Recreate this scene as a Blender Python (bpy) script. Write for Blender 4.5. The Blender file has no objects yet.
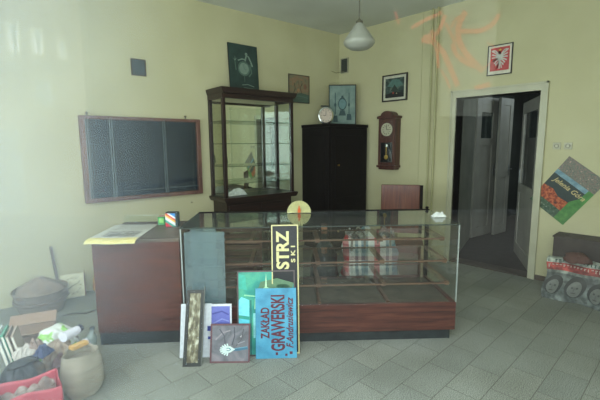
import bpy, math, random
from math import sin, cos, pi, radians
from mathutils import Vector, Matrix
random.seed(7)
scn = bpy.context.scene
COL = scn.collection

# ------------------------------------------------------------------ camera
cam_d = bpy.data.cameras.new('camera'); cam = bpy.data.objects.new('camera', cam_d); COL.objects.link(cam)
YAW, PITCH, ROLL = 0.80401765, -0.13882563, -0.00782779
fw = Vector((cos(YAW)*cos(PITCH), sin(YAW)*cos(PITCH), sin(PITCH)))
r0 = Vector((sin(YAW), -cos(YAW), 0)); u0 = r0.cross(fw)
rt = r0*cos(ROLL)+u0*sin(ROLL); up = u0*cos(ROLL)-r0*sin(ROLL)
mw = Matrix((rt, up, -fw)).transposed().to_4x4(); mw.translation = Vector((0, 0, 1.56))
cam.matrix_world = mw
cam_d.sensor_width = 36; cam_d.lens = 390.9256/600*36; cam_d.clip_start = 0.02; cam_d.clip_end = 200
scn.camera = cam

# ------------------------------------------------------------------ light and exposure
scn.view_settings.view_transform = 'Standard'; scn.view_settings.look = 'None'
scn.view_settings.gamma = 1.0; scn.view_settings.use_curve_mapping = False
scn.view_settings.exposure = 0.35
try: scn.cycles.transparent_max_bounces = 32
except Exception: pass
world = bpy.data.worlds.new('sky'); scn.world = world; world.use_nodes = True
wb = world.node_tree.nodes['Background']; wb.inputs[0].default_value = (0.80, 0.92, 1.0, 1); wb.inputs[1].default_value = 3.6
CAZ = radians(-42)
CE = Vector((cos(CAZ), sin(CAZ), 0)); CN = Vector((-sin(CAZ), cos(CAZ), 0))
def light(kind, name, loc, direction, energy, color, size=None, size_y=None, angle=None):
    l = bpy.data.lights.new(name, kind); l.energy = energy; l.color = color
    if kind == 'AREA': l.shape = 'RECTANGLE'; l.size = size; l.size_y = size_y
    if angle is not None: l.angle = angle
    o = bpy.data.objects.new(name, l); COL.objects.link(o); o.location = loc
    o.rotation_euler = Vector(direction).to_track_quat('-Z', 'Y').to_euler(); return o
light('SUN', 'sun', (0, 0, 20), (-CN*1.0 + CE*0.25) + Vector((0, 0, -0.85)), 8.0, (1.0, 0.94, 0.84), angle=radians(0.6))
light('AREA', 'shop_window_daylight', tuple(CN*0.56+CE*0.05+Vector((0, 0, 1.62))), CN+Vector((0, 0, -0.22)), 68, (0.90, 0.97, 1.0), 2.3, 1.7)
light('AREA', 'side_window_daylight', (-0.62, 2.75, 1.75), (1, 0.25, -0.12), 30, (0.90, 0.98, 1.0), 2.2, 1.5)
light('AREA', 'corridor_fill', (8.0, 1.3, 2.6), (-0.5, 0.3, -1), 12, (0.85, 0.95, 1.0), 1.2, 0.8)  # unseen lamp added to brighten the corridor beyond the doorway

# ------------------------------------------------------------------ materials
def lin(c):
    return tuple(((v/255)/12.92 if v/255 <= 0.04045 else ((v/255+0.055)/1.055)**2.4) for v in c)+(1,)
_m = {}
def nodemat(name):
    m = bpy.data.materials.new(name); m.use_nodes = True
    return m, m.node_tree.nodes, m.node_tree.links, m.node_tree.nodes['Principled BSDF']
def flat(c, rough=0.7, metal=0.0, name=None):
    k = ('f', tuple(c), rough, metal)
    if k in _m: return _m[k]
    m, N, L, p = nodemat(name or 'paint_%d_%d_%d' % tuple(c))
    tc = N.new('ShaderNodeTexCoord'); n = N.new('ShaderNodeTexNoise'); n.inputs['Scale'].default_value = 35; n.inputs['Detail'].default_value = 3
    L.new(tc.outputs['Object'], n.inputs['Vector'])
    r = N.new('ShaderNodeValToRGB'); b = lin(c)
    r.color_ramp.elements[0].position = 0.3; r.color_ramp.elements[0].color = tuple(v*0.86 for v in b[:3])+(1,)
    r.color_ramp.elements[1].position = 0.7; r.color_ramp.elements[1].color = tuple(min(1, v*1.08) for v in b[:3])+(1,)
    L.new(n.outputs['Fac'], r.inputs[0]); L.new(r.outputs[0], p.inputs['Base Color'])
    p.inputs['Roughness'].default_value = rough; p.inputs['Metallic'].default_value = metal
    _m[k] = m; return m
def mottled(name, stops, scale=6, rough=0.8, detail=6, stretch=(1, 1, 1), bump=0.0, spec=0.5, distort=0.0):
    if name in _m: return _m[name]
    m, N, L, p = nodemat(name)
    tc = N.new('ShaderNodeTexCoord'); mp = N.new('ShaderNodeMapping'); mp.inputs['Scale'].default_value = stretch
    n = N.new('ShaderNodeTexNoise'); n.inputs['Scale'].default_value = scale; n.inputs['Detail'].default_value = detail
    n.inputs['Distortion'].default_value = distort
    L.new(tc.outputs['Object'], mp.inputs[0]); L.new(mp.outputs[0], n.inputs['Vector'])
    r = N.new('ShaderNodeValToRGB'); e = r.color_ramp.elements
    e[0].position, e[0].color = stops[0][0], lin(stops[0][1]); e[1].position, e[1].color = stops[-1][0], lin(stops[-1][1])
    for s in stops[1:-1]:
        q = e.new(s[0]); q.color = lin(s[1])
    L.new(n.outputs['Fac'], r.inputs[0]); L.new(r.outputs[0], p.inputs['Base Color'])
    p.inputs['Roughness'].default_value = rough; p.inputs['Specular IOR Level'].default_value = spec
    if bump:
        b = N.new('ShaderNodeBump'); b.inputs['Strength'].default_value = bump; b.inputs['Distance'].default_value = 0.01
        L.new(n.outputs['Fac'], b.inputs['Height']); L.new(b.outputs[0], p.inputs['Normal'])
    _m[name] = m; return m
def wood(name, dark, mid, lightc, axis='x', rough=0.35, scale=9):
    st = {'x': (0.35, 5, 5), 'z': (5, 5, 0.35), 'y': (5, 0.35, 5)}[axis]
    return mottled(name, [(0.28, dark), (0.5, mid), (0.74, lightc)], scale, rough, 8, st, 0.05, 0.5, 0.6)
def glass(name, tint=(0.985, 0.995, 0.99), rough=0.0, film=0.0, filmcol=(200, 210, 205), strength=1.0):
    m = bpy.data.materials.new(name); m.use_nodes = True; N, L = m.node_tree.nodes, m.node_tree.links; N.clear()
    out = N.new('ShaderNodeOutputMaterial'); g = N.new('ShaderNodeNewGeometry')
    d = N.new('ShaderNodeVectorMath'); d.operation = 'DOT_PRODUCT'; L.new(g.outputs['Normal'], d.inputs[0]); L.new(g.outputs['Incoming'], d.inputs[1])
    a = N.new('ShaderNodeMath'); a.operation = 'ABSOLUTE'; L.new(d.outputs['Value'], a.inputs[0])
    s = N.new('ShaderNodeMath'); s.operation = 'SUBTRACT'; s.inputs[0].default_value = 1; L.new(a.outputs[0], s.inputs[1])
    pw = N.new('ShaderNodeMath'); pw.operation = 'POWER'; pw.inputs[1].default_value = 5; L.new(s.outputs[0], pw.inputs[0])
    ma = N.new('ShaderNodeMath'); ma.operation = 'MULTIPLY_ADD'; ma.inputs[1].default_value = 0.96*strength; ma.inputs[2].default_value = 0.04*strength
    L.new(pw.outputs[0], ma.inputs[0])
    tr = N.new('ShaderNodeBsdfTransparent'); tr.inputs[0].default_value = tint+(1,)
    gl = N.new('ShaderNodeBsdfGlossy'); gl.inputs['Roughness'].default_value = rough
    mx = N.new('ShaderNodeMixShader'); L.new(ma.outputs[0], mx.inputs[0]); L.new(tr.outputs[0], mx.inputs[1]); L.new(gl.outputs[0], mx.inputs[2])
    last = mx
    if film:
        df = N.new('ShaderNodeBsdfDiffuse'); df.inputs[0].default_value = lin(filmcol)
        m2 = N.new('ShaderNodeMixShader'); m2.inputs[0].default_value = film
        L.new(mx.outputs[0], m2.inputs[1]); L.new(df.outputs[0], m2.inputs[2]); last = m2
    L.new(last.outputs[0], out.inputs[0]); m['_n'] = 1
    return m

WALL = mottled('old_cream_wall_paint', [(0.3, (196, 192, 152)), (0.55, (206, 202, 163)), (0.75, (212, 209, 172))], 1.3, 0.85, 8, bump=0.03)
CEIL = mottled('ceiling_paint', [(0.3, (206, 210, 200)), (0.7, (218, 222, 214))], 1.5, 0.9, 6)
TRIMW = mottled('cream_gloss_paint', [(0.3, (188, 187, 160)), (0.7, (202, 201, 176))], 4, 0.45)
GREYD = mottled('grey_door_paint', [(0.3, (150, 150, 140)), (0.7, (172, 172, 162))], 3, 0.5)
DARKW = wood('dark_mahogany', (18, 10, 9), (36, 18, 16), (54, 28, 23), 'x')
DARKWZ = wood('dark_mahogany_upright', (18, 10, 9), (36, 18, 16), (54, 28, 23), 'z')
BLACKW = wood('black_brown_wood', (8, 5, 5), (14, 9, 8), (22, 13, 11), 'z', 0.55)
BLACKW.node_tree.nodes['Principled BSDF'].inputs['Specular IOR Level'].default_value = 0.12
COUNTW = wood('red_brown_counter_wood', (50, 25, 20), (80, 40, 31), (104, 58, 44), 'x', 0.45, 9)
RAILW = wood('brown_shelf_rail_wood', (74, 50, 38), (104, 74, 56), (126, 92, 70), 'x', 0.5)
CHAIRW = wood('red_varnished_wood', (66, 30, 18), (96, 46, 26), (122, 64, 38), 'z', 0.3)
FRAMEW = wood('pinkish_frame_wood', (84, 58, 50), (112, 80, 70), (138, 102, 90), 'z', 0.5)
PLINTH = mottled('black_plinth_paint', [(0.3, (24, 30, 32)), (0.7, (44, 52, 54))], 8, 0.5)
STEEL = flat((170, 178, 178), 0.3, 0.9, 'steel'); CHROME = flat((215, 218, 215), 0.15, 1.0, 'chrome')
BRASS = flat((190, 160, 90), 0.3, 1.0, 'brass')
GLASS = glass('clear_cabinet_glass')
GLASSG = glass('green_edge_glass', (0.93, 0.97, 0.95))
FROST = glass('frosted_reflection_glass', (0.80, 0.88, 0.90), 0.2, 0.32, (150, 170, 176))

# ------------------------------------------------------------------ mesh helpers
class M:
    def __init__(s): s.v = []; s.f = []; s.m = []; s.mats = []
    def mi(s, mat):
        if mat is None: return 0
        if mat not in s.mats: s.mats.append(mat)
        return s.mats.index(mat)
    def add(s, vs, fs, mat=None):
        b = len(s.v); s.v += [tuple(v) for v in vs]; i = s.mi(mat)
        for f in fs: s.f.append(tuple(b+k for k in f)); s.m.append(i)
        return s
    def box(s, x0, x1, y0, y1, z0, z1, mat=None):
        if x0 > x1: x0, x1 = x1, x0
        if y0 > y1: y0, y1 = y1, y0
        if z0 > z1: z0, z1 = z1, z0
        vs = [(x, y, z) for z in (z0, z1) for y in (y0, y1) for x in (x0, x1)]
        return s.add(vs, [(0, 2, 3, 1), (4, 5, 7, 6), (0, 1, 5, 4), (2, 6, 7, 3), (0, 4, 6, 2), (1, 3, 7, 5)], mat)
    def tube(s, pts, rad, n=10, mat=None, cap=True):
        pts = [Vector(p) for p in pts]; rs = rad if isinstance(rad, (list, tuple)) else [rad]*len(pts)
        vs = []; fs = []; prev = None
        for i, p in enumerate(pts):
            t = (pts[min(i+1, len(pts)-1)]-pts[max(i-1, 0)]).normalized()
            a = prev if prev is not None else (Vector((0, 0, 1)) if abs(t.z) < 0.9 else Vector((1, 0, 0)))
            x = t.cross(a).normalized() if prev is None else (a-t*a.dot(t)).normalized()
            prev = x; y = t.cross(x)
            for k in range(n):
                an = 2*pi*k/n; vs.append(p+(x*cos(an)+y*sin(an))*rs[i])
        for i in range(len(pts)-1):
            for k in range(n):
                k2 = (k+1) % n; fs.append((i*n+k, i*n+k2, (i+1)*n+k2, (i+1)*n+k))
        if cap: fs += [tuple(range(n-1, -1, -1)), tuple(range((len(pts)-1)*n, len(pts)*n))]
        return s.add(vs, fs, mat)
    def lathe(s, prof, c=(0, 0, 0), n=32, mat=None, axis='z', fn=None):
        vs = []; fs = []
        for i, (r, z) in enumerate(prof):
            for k in range(n):
                a = 2*pi*k/n; rr = r*(fn(a, z) if fn else 1)
                x, y = rr*cos(a), rr*sin(a)
                p = (x, y, z) if axis == 'z' else (x, z, y)
                vs.append((c[0]+p[0], c[1]+p[1], c[2]+p[2]))
        for i in range(len(prof)-1):
            for k in range(n):
                k2 = (k+1) % n; fs.append((i*n+k, i*n+k2, (i+1)*n+k2, (i+1)*n+k))
        return s.add(vs, fs, mat)
    def prism(s, poly, y0, y1, mat=None):       # polygon in x,z extruded along y
        n = len(poly); vs = [(x, y0, z) for x, z in poly]+[(x, y1, z) for x, z in poly]
        fs = [tuple(range(n)), tuple(range(2*n-1, n-1, -1))]+[(i, i+n, (i+1) % n+n, (i+1) % n) for i in range(n)]
        return s.add(vs, fs, mat)
    def prismz(s, poly, z0, z1, mat=None):      # polygon in x,y extruded along z
        n = len(poly); vs = [(x, y, z0) for x, y in poly]+[(x, y, z1) for x, y in poly]
        fs = [tuple(range(n-1, -1, -1)), tuple(range(n, 2*n))]+[(i, (i+1) % n, (i+1) % n+n, i+n) for i in range(n)]
        return s.add(vs, fs, mat)
    def grid(s, nx, ny, fn, mat=None):
        vs = [fn(i/nx, j/ny) for j in range(ny+1) for i in range(nx+1)]
        fs = [(j*(nx+1)+i, j*(nx+1)+i+1, (j+1)*(nx+1)+i+1, (j+1)*(nx+1)+i) for j in range(ny) for i in range(nx)]
        return s.add(vs, fs, mat)
    def build(s, name, mat=None, parent=None, smooth=False, bevel=0, loc=None, rot=None, solid=0, weld=False):
        me = bpy.data.meshes.new(name); me.from_pydata(s.v, [], s.f)
        mats = s.mats if s.mats else [mat]
        for m in mats: me.materials.append(m)
        if s.mats: me.polygons.foreach_set('material_index', s.m)
        me.update()
        import bmesh
        bm = bmesh.new(); bm.from_mesh(me); bmesh.ops.recalc_face_normals(bm, faces=bm.faces); bm.to_mesh(me); bm.free()
        if smooth:
            me.polygons.foreach_set('use_smooth', [True]*len(me.polygons))
            try: me.set_sharp_from_angle(angle=radians(40))
            except Exception: pass
        o = bpy.data.objects.new(name, me); COL.objects.link(o)
        if parent: o.parent = parent
        if loc is not None: o.location = loc
        if rot is not None: o.rotation_euler = rot
        if solid: md = o.modifiers.new('solid', 'SOLIDIFY'); md.thickness = solid; md.offset = 0
        if bevel: md = o.modifiers.new('bevel', 'BEVEL'); md.width = bevel; md.segments = 2; md.limit_method = 'ANGLE'
        return o
def tag(o, label=None, cat=None, group=None, kind=None):
    if label: o['label'] = label
    if cat: o['category'] = cat
    if group: o['group'] = group
    if kind: o['kind'] = kind
    return o
def thing(name, label, cat, loc=(0, 0, 0), rot=(0, 0, 0), group=None):
    o = bpy.data.objects.new(name, None); COL.objects.link(o); o.empty_display_size = 0.1
    o.location = loc; o.rotation_euler = rot if isinstance(rot, tuple) else (0, 0, rot)
    return tag(o, label, cat, group)
def struct(name, m, mat, **k):
    return tag(m.build(name, mat, **k), kind='structure')
def cw(e, d, z=0): v = CE*e+CN*d; return (v.x, v.y, z)        # counter frame -> world
K = Vector((4.993, 4.248, 0)); BAZ = -0.08610485
XB = Vector((cos(BAZ), sin(BAZ), 0)); NB = Vector((-sin(BAZ), cos(BAZ), 0))
def bw(s, out, z=0): v = K-XB*s-NB*out; return (v.x, v.y, z)   # back wall frame -> world
RAZ = -pi/2; XR = 4.993

def letters(text, size, mat, parent, x, z, y=-0.004, rot=0.0, sx=1.0, bold=0.0, name='lettering', align='LEFT', shear=0, thick=0.0006):
    cu = bpy.data.curves.new(name, 'FONT'); cu.body = text; cu.size = size; cu.align_x = align; cu.offset = bold*size; cu.shear = shear
    cu.extrude = thick
    to = bpy.data.objects.new(name, cu); COL.objects.link(to)
    dg = bpy.context.evaluated_depsgraph_get(); me = bpy.data.meshes.new_from_object(to.evaluated_get(dg))
    bpy.data.objects.remove(to)
    for v in me.vertices:
        a, b, t = v.co.x*sx, v.co.y, v.co.z
        v.co = (x+a*cos(rot)-b*sin(rot), y-t, z+a*sin(rot)+b*cos(rot))
    me.materials.clear(); me.materials.append(mat); me.name = name
    o = bpy.data.objects.new(name, me); COL.objects.link(o); o.parent = parent; return o
def fit(text, cap, length, mat, parent, x, z, y=-.002, bold=.02, shear=0.0, name='lettering', space=1.0):
    """upright-turned lettering: baseline at local x, starting at height z and reading upwards"""
    cu = bpy.data.curves.new(name, 'FONT'); cu.body = text; cu.size = 1; cu.offset = bold; cu.shear = shear; cu.extrude = .006; cu.resolution_u = 6; cu.space_character = space
    to = bpy.data.objects.new(name, cu); COL.objects.link(to)
    dg = bpy.context.evaluated_depsgraph_get(); me = bpy.data.meshes.new_from_object(to.evaluated_get(dg)); bpy.data.objects.remove(to)
    x0 = min(v.co.x for v in me.vertices); x1 = max(v.co.x for v in me.vertices); k = length/(x1-x0); q = cap/.73
    for v in me.vertices: a, b, c = v.co; v.co = (x-b*q, y-c*.05, z+(a-x0)*k)
    me.materials.clear(); me.materials.append(mat)
    o = bpy.data.objects.new(name, me); COL.objects.link(o); o.parent = parent; return o
def ell(cx, cz, rx, rz, n=20, rot=0):
    return [(cx+rx*cos(2*pi*k/n)*cos(rot)-rz*sin(2*pi*k/n)*sin(rot), cz+rx*cos(2*pi*k/n)*sin(rot)+rz*sin(2*pi*k/n)*cos(rot)) for k in range(n)]
def strip(pts, w):      # a ribbon polygon along 2D points
    L, R = [], []
    for i, p in enumerate(pts):
        a = Vector(pts[max(i-1, 0)]); b = Vector(pts[min(i+1, len(pts)-1)]); t = (b-a).normalized(); n = Vector((-t.y, t.x))*w/2
        L.append((p[0]+n.x, p[1]+n.y)); R.append((p[0]-n.x, p[1]-n.y))
    return L, R
def art(name, parent, w, h, base, shapes, y=0.0, z0=0.0, x0=None, step=0.0005):
    """one picture mesh: a base sheet and thin coloured shapes on it, facing local -y"""
    m = M(); x0 = -w/2 if x0 is None else x0
    m.box(x0, x0+w, y, y+0.003, z0, z0+h, base)
    for i, (c, kind, g) in enumerate(shapes):
        mt = c if not isinstance(c, tuple) else flat(c, 0.7)
        yy = y-step*(i % 7+1)
        P = lambda q: (x0+q[0]*w, z0+q[1]*h)
        if kind == 'p': m.add([(P(q)[0], yy, P(q)[1]) for q in g], [tuple(range(len(g)))], mt)
        if kind == 's':
            pts, wd = g; L, R = strip([P(q) for q in pts], wd)
            n = len(L); m.add([(a, yy, b) for a, b in L+R], [(k, k+1, n+k+1, n+k) for k in range(n-1)], mt)
    return m.build(name, None, parent)
def frame_m(w, h, fw_, dep, z0=0.0, y0=0.0, mat=None, back=True):
    m = M(); a = w/2
    m.prism([(-a, z0), (a, z0), (a-fw_, z0+fw_), (-a+fw_, z0+fw_)], y0, y0+dep)
    m.prism([(-a, z0+h), (a, z0+h), (a-fw_, z0+h-fw_), (-a+fw_, z0+h-fw_)], y0, y0+dep)
    m.prism([(-a, z0), (-a, z0+h), (-a+fw_, z0+h-fw_), (-a+fw_, z0+fw_)], y0, y0+dep)
    m.prism([(a, z0), (a, z0+h), (a-fw_, z0+h-fw_), (a-fw_, z0+fw_)], y0, y0+dep)
    if back: m.box(-a+fw_*0.5, a-fw_*0.5, y0+dep*0.75, y0+dep, z0+fw_*0.5, z0+h-fw_*0.5)
    return m
rnd = random.random

# ------------------------------------------------------------------ the room
fl_m, N, L, P = nodemat('worn_terrazzo_tiles')
tc = N.new('ShaderNodeTexCoord'); mp = N.new('ShaderNodeMapping'); mp.inputs['Location'].default_value = (0.03, 0.03, 0)
br = N.new('ShaderNodeTexBrick'); br.offset = 0.5
br.inputs['Scale'].default_value = 1.0; br.inputs['Mortar Size'].default_value = 0.003; br.inputs['Mortar Smooth'].default_value = 0.3
br.inputs['Brick Width'].default_value = 0.36; br.inputs['Row Height'].default_value = 0.215
br.inputs['Color1'].default_value = lin((140, 144, 140)); br.inputs['Color2'].default_value = lin((150, 153, 147)); br.inputs['Mortar'].default_value = lin((108, 108, 102))
L.new(tc.outputs['Object'], mp.inputs[0]); L.new(mp.outputs[0], br.inputs['Vector'])
sp = N.new('ShaderNodeTexNoise'); sp.inputs['Scale'].default_value = 170; sp.inputs['Detail'].default_value = 4
dn = N.new('ShaderNodeTexNoise'); dn.inputs['Scale'].default_value = 1.8; dn.inputs['Detail'].default_value = 6
L.new(tc.outputs['Object'], sp.inputs['Vector']); L.new(tc.outputs['Object'], dn.inputs['Vector'])
r1 = N.new('ShaderNodeValToRGB'); r1.color_ramp.elements[0].position = 0.36; r1.color_ramp.elements[0].color = (0.38, 0.39, 0.38, 1); r1.color_ramp.elements[1].position = 0.64; r1.color_ramp.elements[1].color = (1.5, 1.5, 1.44, 1)
r2 = N.new('ShaderNodeValToRGB'); r2.color_ramp.elements[0].position = 0.3; r2.color_ramp.elements[0].color = (0.78, 0.77, 0.74, 1); r2.color_ramp.elements[1].position = 0.7; r2.color_ramp.elements[1].color = (1.08, 1.08, 1.08, 1)
L.new(sp.outputs['Fac'], r1.inputs[0]); L.new(dn.outputs['Fac'], r2.inputs[0])
m1 = N.new('ShaderNodeMixRGB'); m1.blend_type = 'MULTIPLY'; m1.inputs[0].default_value = 1; L.new(br.outputs['Color'], m1.inputs[1]); L.new(r1.outputs[0], m1.inputs[2])
m2 = N.new('ShaderNodeMixRGB'); m2.blend_type = 'MULTIPLY'; m2.inputs[0].default_value = 1; L.new(m1.outputs[0], m2.inputs[1]); L.new(r2.outputs[0], m2.inputs[2])
L.new(m2.outputs[0], P.inputs['Base Color']); P.inputs['Roughness'].default_value = 0.62; P.inputs['Specular IOR Level'].default_value = 0.35
FLOOR = fl_m
pA = CE*-1.4+CN*0.5; pB = CE*1.4+CN*0.5                        # ends of the chamfered shop front
XL = pA.x; YF = pB.y
KL = K-XB*((K.x-XL)/XB.x)                                      # back wall meets left wall
poly = [(XL, pA.y), (XL, KL.y), (XR, K.y), (XR, YF), (pB.x, YF)]
struct('floor', M().prismz(poly, -0.15, 0), FLOOR)
H = 3.299
struct('ceiling', M().prismz([(XL-.3, pA.y-.2), (XL-.3, KL.y+.3), (XR+.2, K.y+.3), (XR+.2, YF-.3), (pB.x-.1, YF-.3)], H, H+0.25), CEIL)
def wallseg(name, a, b, th, side, z0=0, z1=H, mat=WALL):
    a = Vector(a); b = Vector(b); t = (b-a).normalized(); n = Vector((-t.y, t.x))*side*th
    return struct(name, M().prismz([tuple(a), tuple(b), tuple(b+n), tuple(a+n)], z0, z1), mat)
wallseg('wall_back', (XL-.2, KL.y+.2*.0863), (XR, K.y), 0.25, 1)
# right wall with the doorway
DY0, DY1, DZ = 1.335, 2.285, 2.14
m = M(); X1 = XR+0.2
m.box(XR, X1, YF-.3, DY0, 0, H); m.box(XR, X1, DY1, K.y+.3, 0, H); m.box(XR, X1, DY0, DY1, DZ, H)
struct('wall_right', m, WALL)
# left wall with a side window, front wall
m = M(); m.box(XL-.25, XL, pA.y-.05, 1.7, 0, H); m.box(XL-.25, XL, 3.8, KL.y+.25, 0, H); m.box(XL-.25, XL, 1.7, 3.8, 0, 1.0); m.box(XL-.25, XL, 1.7, 3.8, 2.5, H)
struct('wall_left', m, WALL)
m = M().box(pB.x-.05, XR+.2, YF-.25, YF, 0, H); struct('wall_front', m, WALL)
# shop front around the big pane
m = M(); th = 0.16
def cbox(m, e0, e1, d0, d1, z0, z1, mat=None):
    q = [cw(e, d) for e, d in ((e0, d0), (e1, d0), (e1, d1), (e0, d1))]
    m.prismz([(p[0], p[1]) for p in q], z0, z1, mat)
cbox(m, -1.45, 1.5, 0.5-th, 0.5, -0.1, 0.72); cbox(m, -1.45, 1.5, 0.5-th, 0.5, 2.62, H+.3)
cbox(m, -1.55, -1.22, 0.5-th, 0.5, 0.72, 2.62); cbox(m, 1.22, 1.55, 0.5-th, 0.5, 0.72, 2.62)
struct('wall_shopfront', m, WALL)
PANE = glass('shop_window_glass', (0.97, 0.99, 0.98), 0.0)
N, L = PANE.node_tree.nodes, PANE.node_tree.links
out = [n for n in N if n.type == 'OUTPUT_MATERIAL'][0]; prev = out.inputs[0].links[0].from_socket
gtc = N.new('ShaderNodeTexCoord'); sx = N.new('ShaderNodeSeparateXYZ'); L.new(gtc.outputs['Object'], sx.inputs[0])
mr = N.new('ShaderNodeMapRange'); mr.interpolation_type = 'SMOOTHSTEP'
mr.inputs['From Min'].default_value = -0.09; mr.inputs['From Max'].default_value = -0.36; mr.inputs['To Min'].default_value = 0.0; mr.inputs['To Max'].default_value = 0.21  # pale veil thickening to the left: outdoor glare painted onto the pane
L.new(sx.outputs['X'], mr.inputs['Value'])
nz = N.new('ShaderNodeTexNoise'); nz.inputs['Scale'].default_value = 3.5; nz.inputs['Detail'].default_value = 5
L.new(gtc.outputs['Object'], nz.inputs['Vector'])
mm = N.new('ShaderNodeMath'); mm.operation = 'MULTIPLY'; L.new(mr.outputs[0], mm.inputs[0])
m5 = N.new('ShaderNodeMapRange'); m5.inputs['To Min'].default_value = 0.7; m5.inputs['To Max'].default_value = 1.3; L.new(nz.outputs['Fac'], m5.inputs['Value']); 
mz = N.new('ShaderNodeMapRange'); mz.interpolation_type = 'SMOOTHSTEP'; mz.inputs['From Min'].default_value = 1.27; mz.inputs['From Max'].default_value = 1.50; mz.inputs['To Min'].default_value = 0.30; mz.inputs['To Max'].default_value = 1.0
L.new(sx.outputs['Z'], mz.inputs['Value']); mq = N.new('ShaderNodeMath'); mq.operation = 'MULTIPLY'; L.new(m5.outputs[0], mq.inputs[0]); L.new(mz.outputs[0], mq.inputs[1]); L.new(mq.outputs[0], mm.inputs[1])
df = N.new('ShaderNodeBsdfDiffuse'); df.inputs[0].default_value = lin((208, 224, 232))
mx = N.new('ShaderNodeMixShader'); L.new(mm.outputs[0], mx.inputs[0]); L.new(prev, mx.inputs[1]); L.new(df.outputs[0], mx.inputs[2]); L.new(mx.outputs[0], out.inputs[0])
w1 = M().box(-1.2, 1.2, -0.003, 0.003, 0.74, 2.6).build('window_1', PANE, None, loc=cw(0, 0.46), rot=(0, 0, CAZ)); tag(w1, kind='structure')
wf = M(); wf.box(-1.22, 1.22, -0.03, 0.03, 0.72, 0.76); wf.box(-1.22, 1.22, -0.03, 0.03, 2.58, 2.62); wf.box(-1.22, -1.18, -0.03, 0.03, 0.76, 2.58); wf.box(1.18, 1.22, -0.03, 0.03, 0.76, 2.58)
wf.build('window_frame', TRIMW, w1)
w2 = M().box(XL-.135, XL-.129, 1.72, 3.78, 1.02, 2.48).build('window_2', GLASS, None); tag(w2, kind='structure')
wf = M()
for a, b, c, d in ((1.7, 3.8, 1.0, 1.05), (1.7, 3.8, 2.45, 2.5), (1.7, 1.75, 1.05, 2.45), (3.75, 3.8, 1.05, 2.45), (2.72, 2.78, 1.05, 2.45)): wf.box(XL-.16, XL-.10, a, b, c, d)
wf.build('window_frame', TRIMW, w2)
# door casing, threshold
m = M(); c0, c1 = XR-0.025, XR+0.2
for y0, y1 in ((1.262, DY0), (DY1, 2.352)): m.box(c0, c1, y0, y1, 0, DZ+0.09)
m.box(c0, c1, DY0, DY1, DZ, DZ+0.09)
for y0, y1 in ((1.262, 1.28), (2.334, 2.352)): m.box(c0-.012, c0, y0, y1, 0, DZ+0.09)
m.box(c0-.012, c0, 1.262, 2.352, DZ+0.072, DZ+0.09)
struct('trim_1', m, TRIMW)
struct('trim_2', M().box(XR-.01, XR+.2, DY0, DY1, 0, 0.012), wood('worn_threshold', (40, 32, 26), (60, 50, 40), (80, 68, 56), 'y'))
BASEB = mottled('brown_baseboard_paint', [(0.3, (70, 58, 46)), (0.7, (92, 78, 62))], 6, 0.6)
m = M().box(XR-.015, XR, YF, 1.262, 0, 0.055); m.box(XR-.015, XR, 2.352, K.y-.02, 0, 0.055); struct('baseboard_right', m, BASEB)
# corridor beyond the doorway
DARKFL = mottled('dark_corridor_linoleum', [(0.3, (26, 26, 24)), (0.7, (42, 42, 38))], 9, 0.7)
CORW = mottled('corridor_wall_paint', [(0.3, (120, 124, 112)), (0.7, (140, 144, 130))], 3, 0.8)
struct('floor_corridor', M().box(XR+.2, 10, 0.7, 3.6, -0.15, -0.002), DARKFL)
struct('floor_threshold', M().box(XR, XR+.2, YF, 3.6, -0.15, -0.003), DARKFL)
struct('ceiling_corridor', M().box(XR+.2, 10, 0.7, 3.6, 2.75, 2.9), CEIL)
struct('wall_corridor_left', M().prismz([(XR+.2, 2.30), (6.42, 2.62), (6.42, 2.80), (XR+.2, 2.45)], 0, 2.75), CORW)
struct('wall_corridor_far', M().box(6.42, 10, 2.85, 3.0, 0, 2.75).box(9.8, 10, 0.7, 2.85, 0, 2.75), mottled('dim_green_paint', [(0.3, (52, 62, 58)), (0.7, (66, 76, 70))], 3, 0.8))
struct('wall_corridor_right', M().box(XR+.2, 10, 0.7, 0.85, 0, 2.75), CORW)
def leaf(name, x0, y0, az, w, h, glazed, mat, zg=(1.0, 1.95), s=0.10):
    """door leaf hinged at x0,y0; local x runs along its width"""
    m = M(); t = 0.04
    o = M(); o.box(0, s, 0, t, 0, h); o.box(w-s, w, 0, t, 0, h); o.box(s, w-s, 0, t, h-0.12, h); o.box(s, w-s, 0, t, 0, 0.16)
    o.box(s, w-s, 0, t, zg[0]-.12, zg[0])
    if zg[1] < h-0.13: o.box(s, w-s, 0, t, zg[1], h-0.12)
    o.box(s, w-s, 0.012, t-.012, 0.16, zg[0]-.12)
    d = o.build(name, mat, None, loc=(x0, y0, 0.012), rot=(0, 0, az), bevel=0.003); tag(d, kind='structure')
    if glazed: M().box(s, w-s, 0.017, 0.023, zg[0], zg[1]).build('glass_pane', glazed, d)
    else: M().box(s, w-s, 0.010, 0.030, zg[0], zg[1]).build('door_panel', mat, d)
    hd = M(); hd.box(w-.07, w-.03, -.006, t+.006, 1.0, 1.2); hd.tube([(w-.05, -.006, 1.12), (w-.05, -.05, 1.12), (w-.16, -.05, 1.12)], 0.008); hd.build('door_handle', STEEL, d, smooth=True)
    return d
DKGL = glass('dusky_door_glass', (0.45, 0.55, 0.55), 0.05, 0.10, (90, 105, 105), 1.6)
leaf('door_1', 5.20, 1.352, radians(26.5), 1.0, 2.10, DKGL, GREYD)
leaf('door_2', 6.44, 2.60, radians(-7.5), 0.64, 2.30, DKGL, GREYD, (1.64, 2.06), .14)
leaf('door_3', 6.93, 2.42, radians(-6.5), 0.44, 2.30, None, GREYD, (1.1, 2.18))

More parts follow.
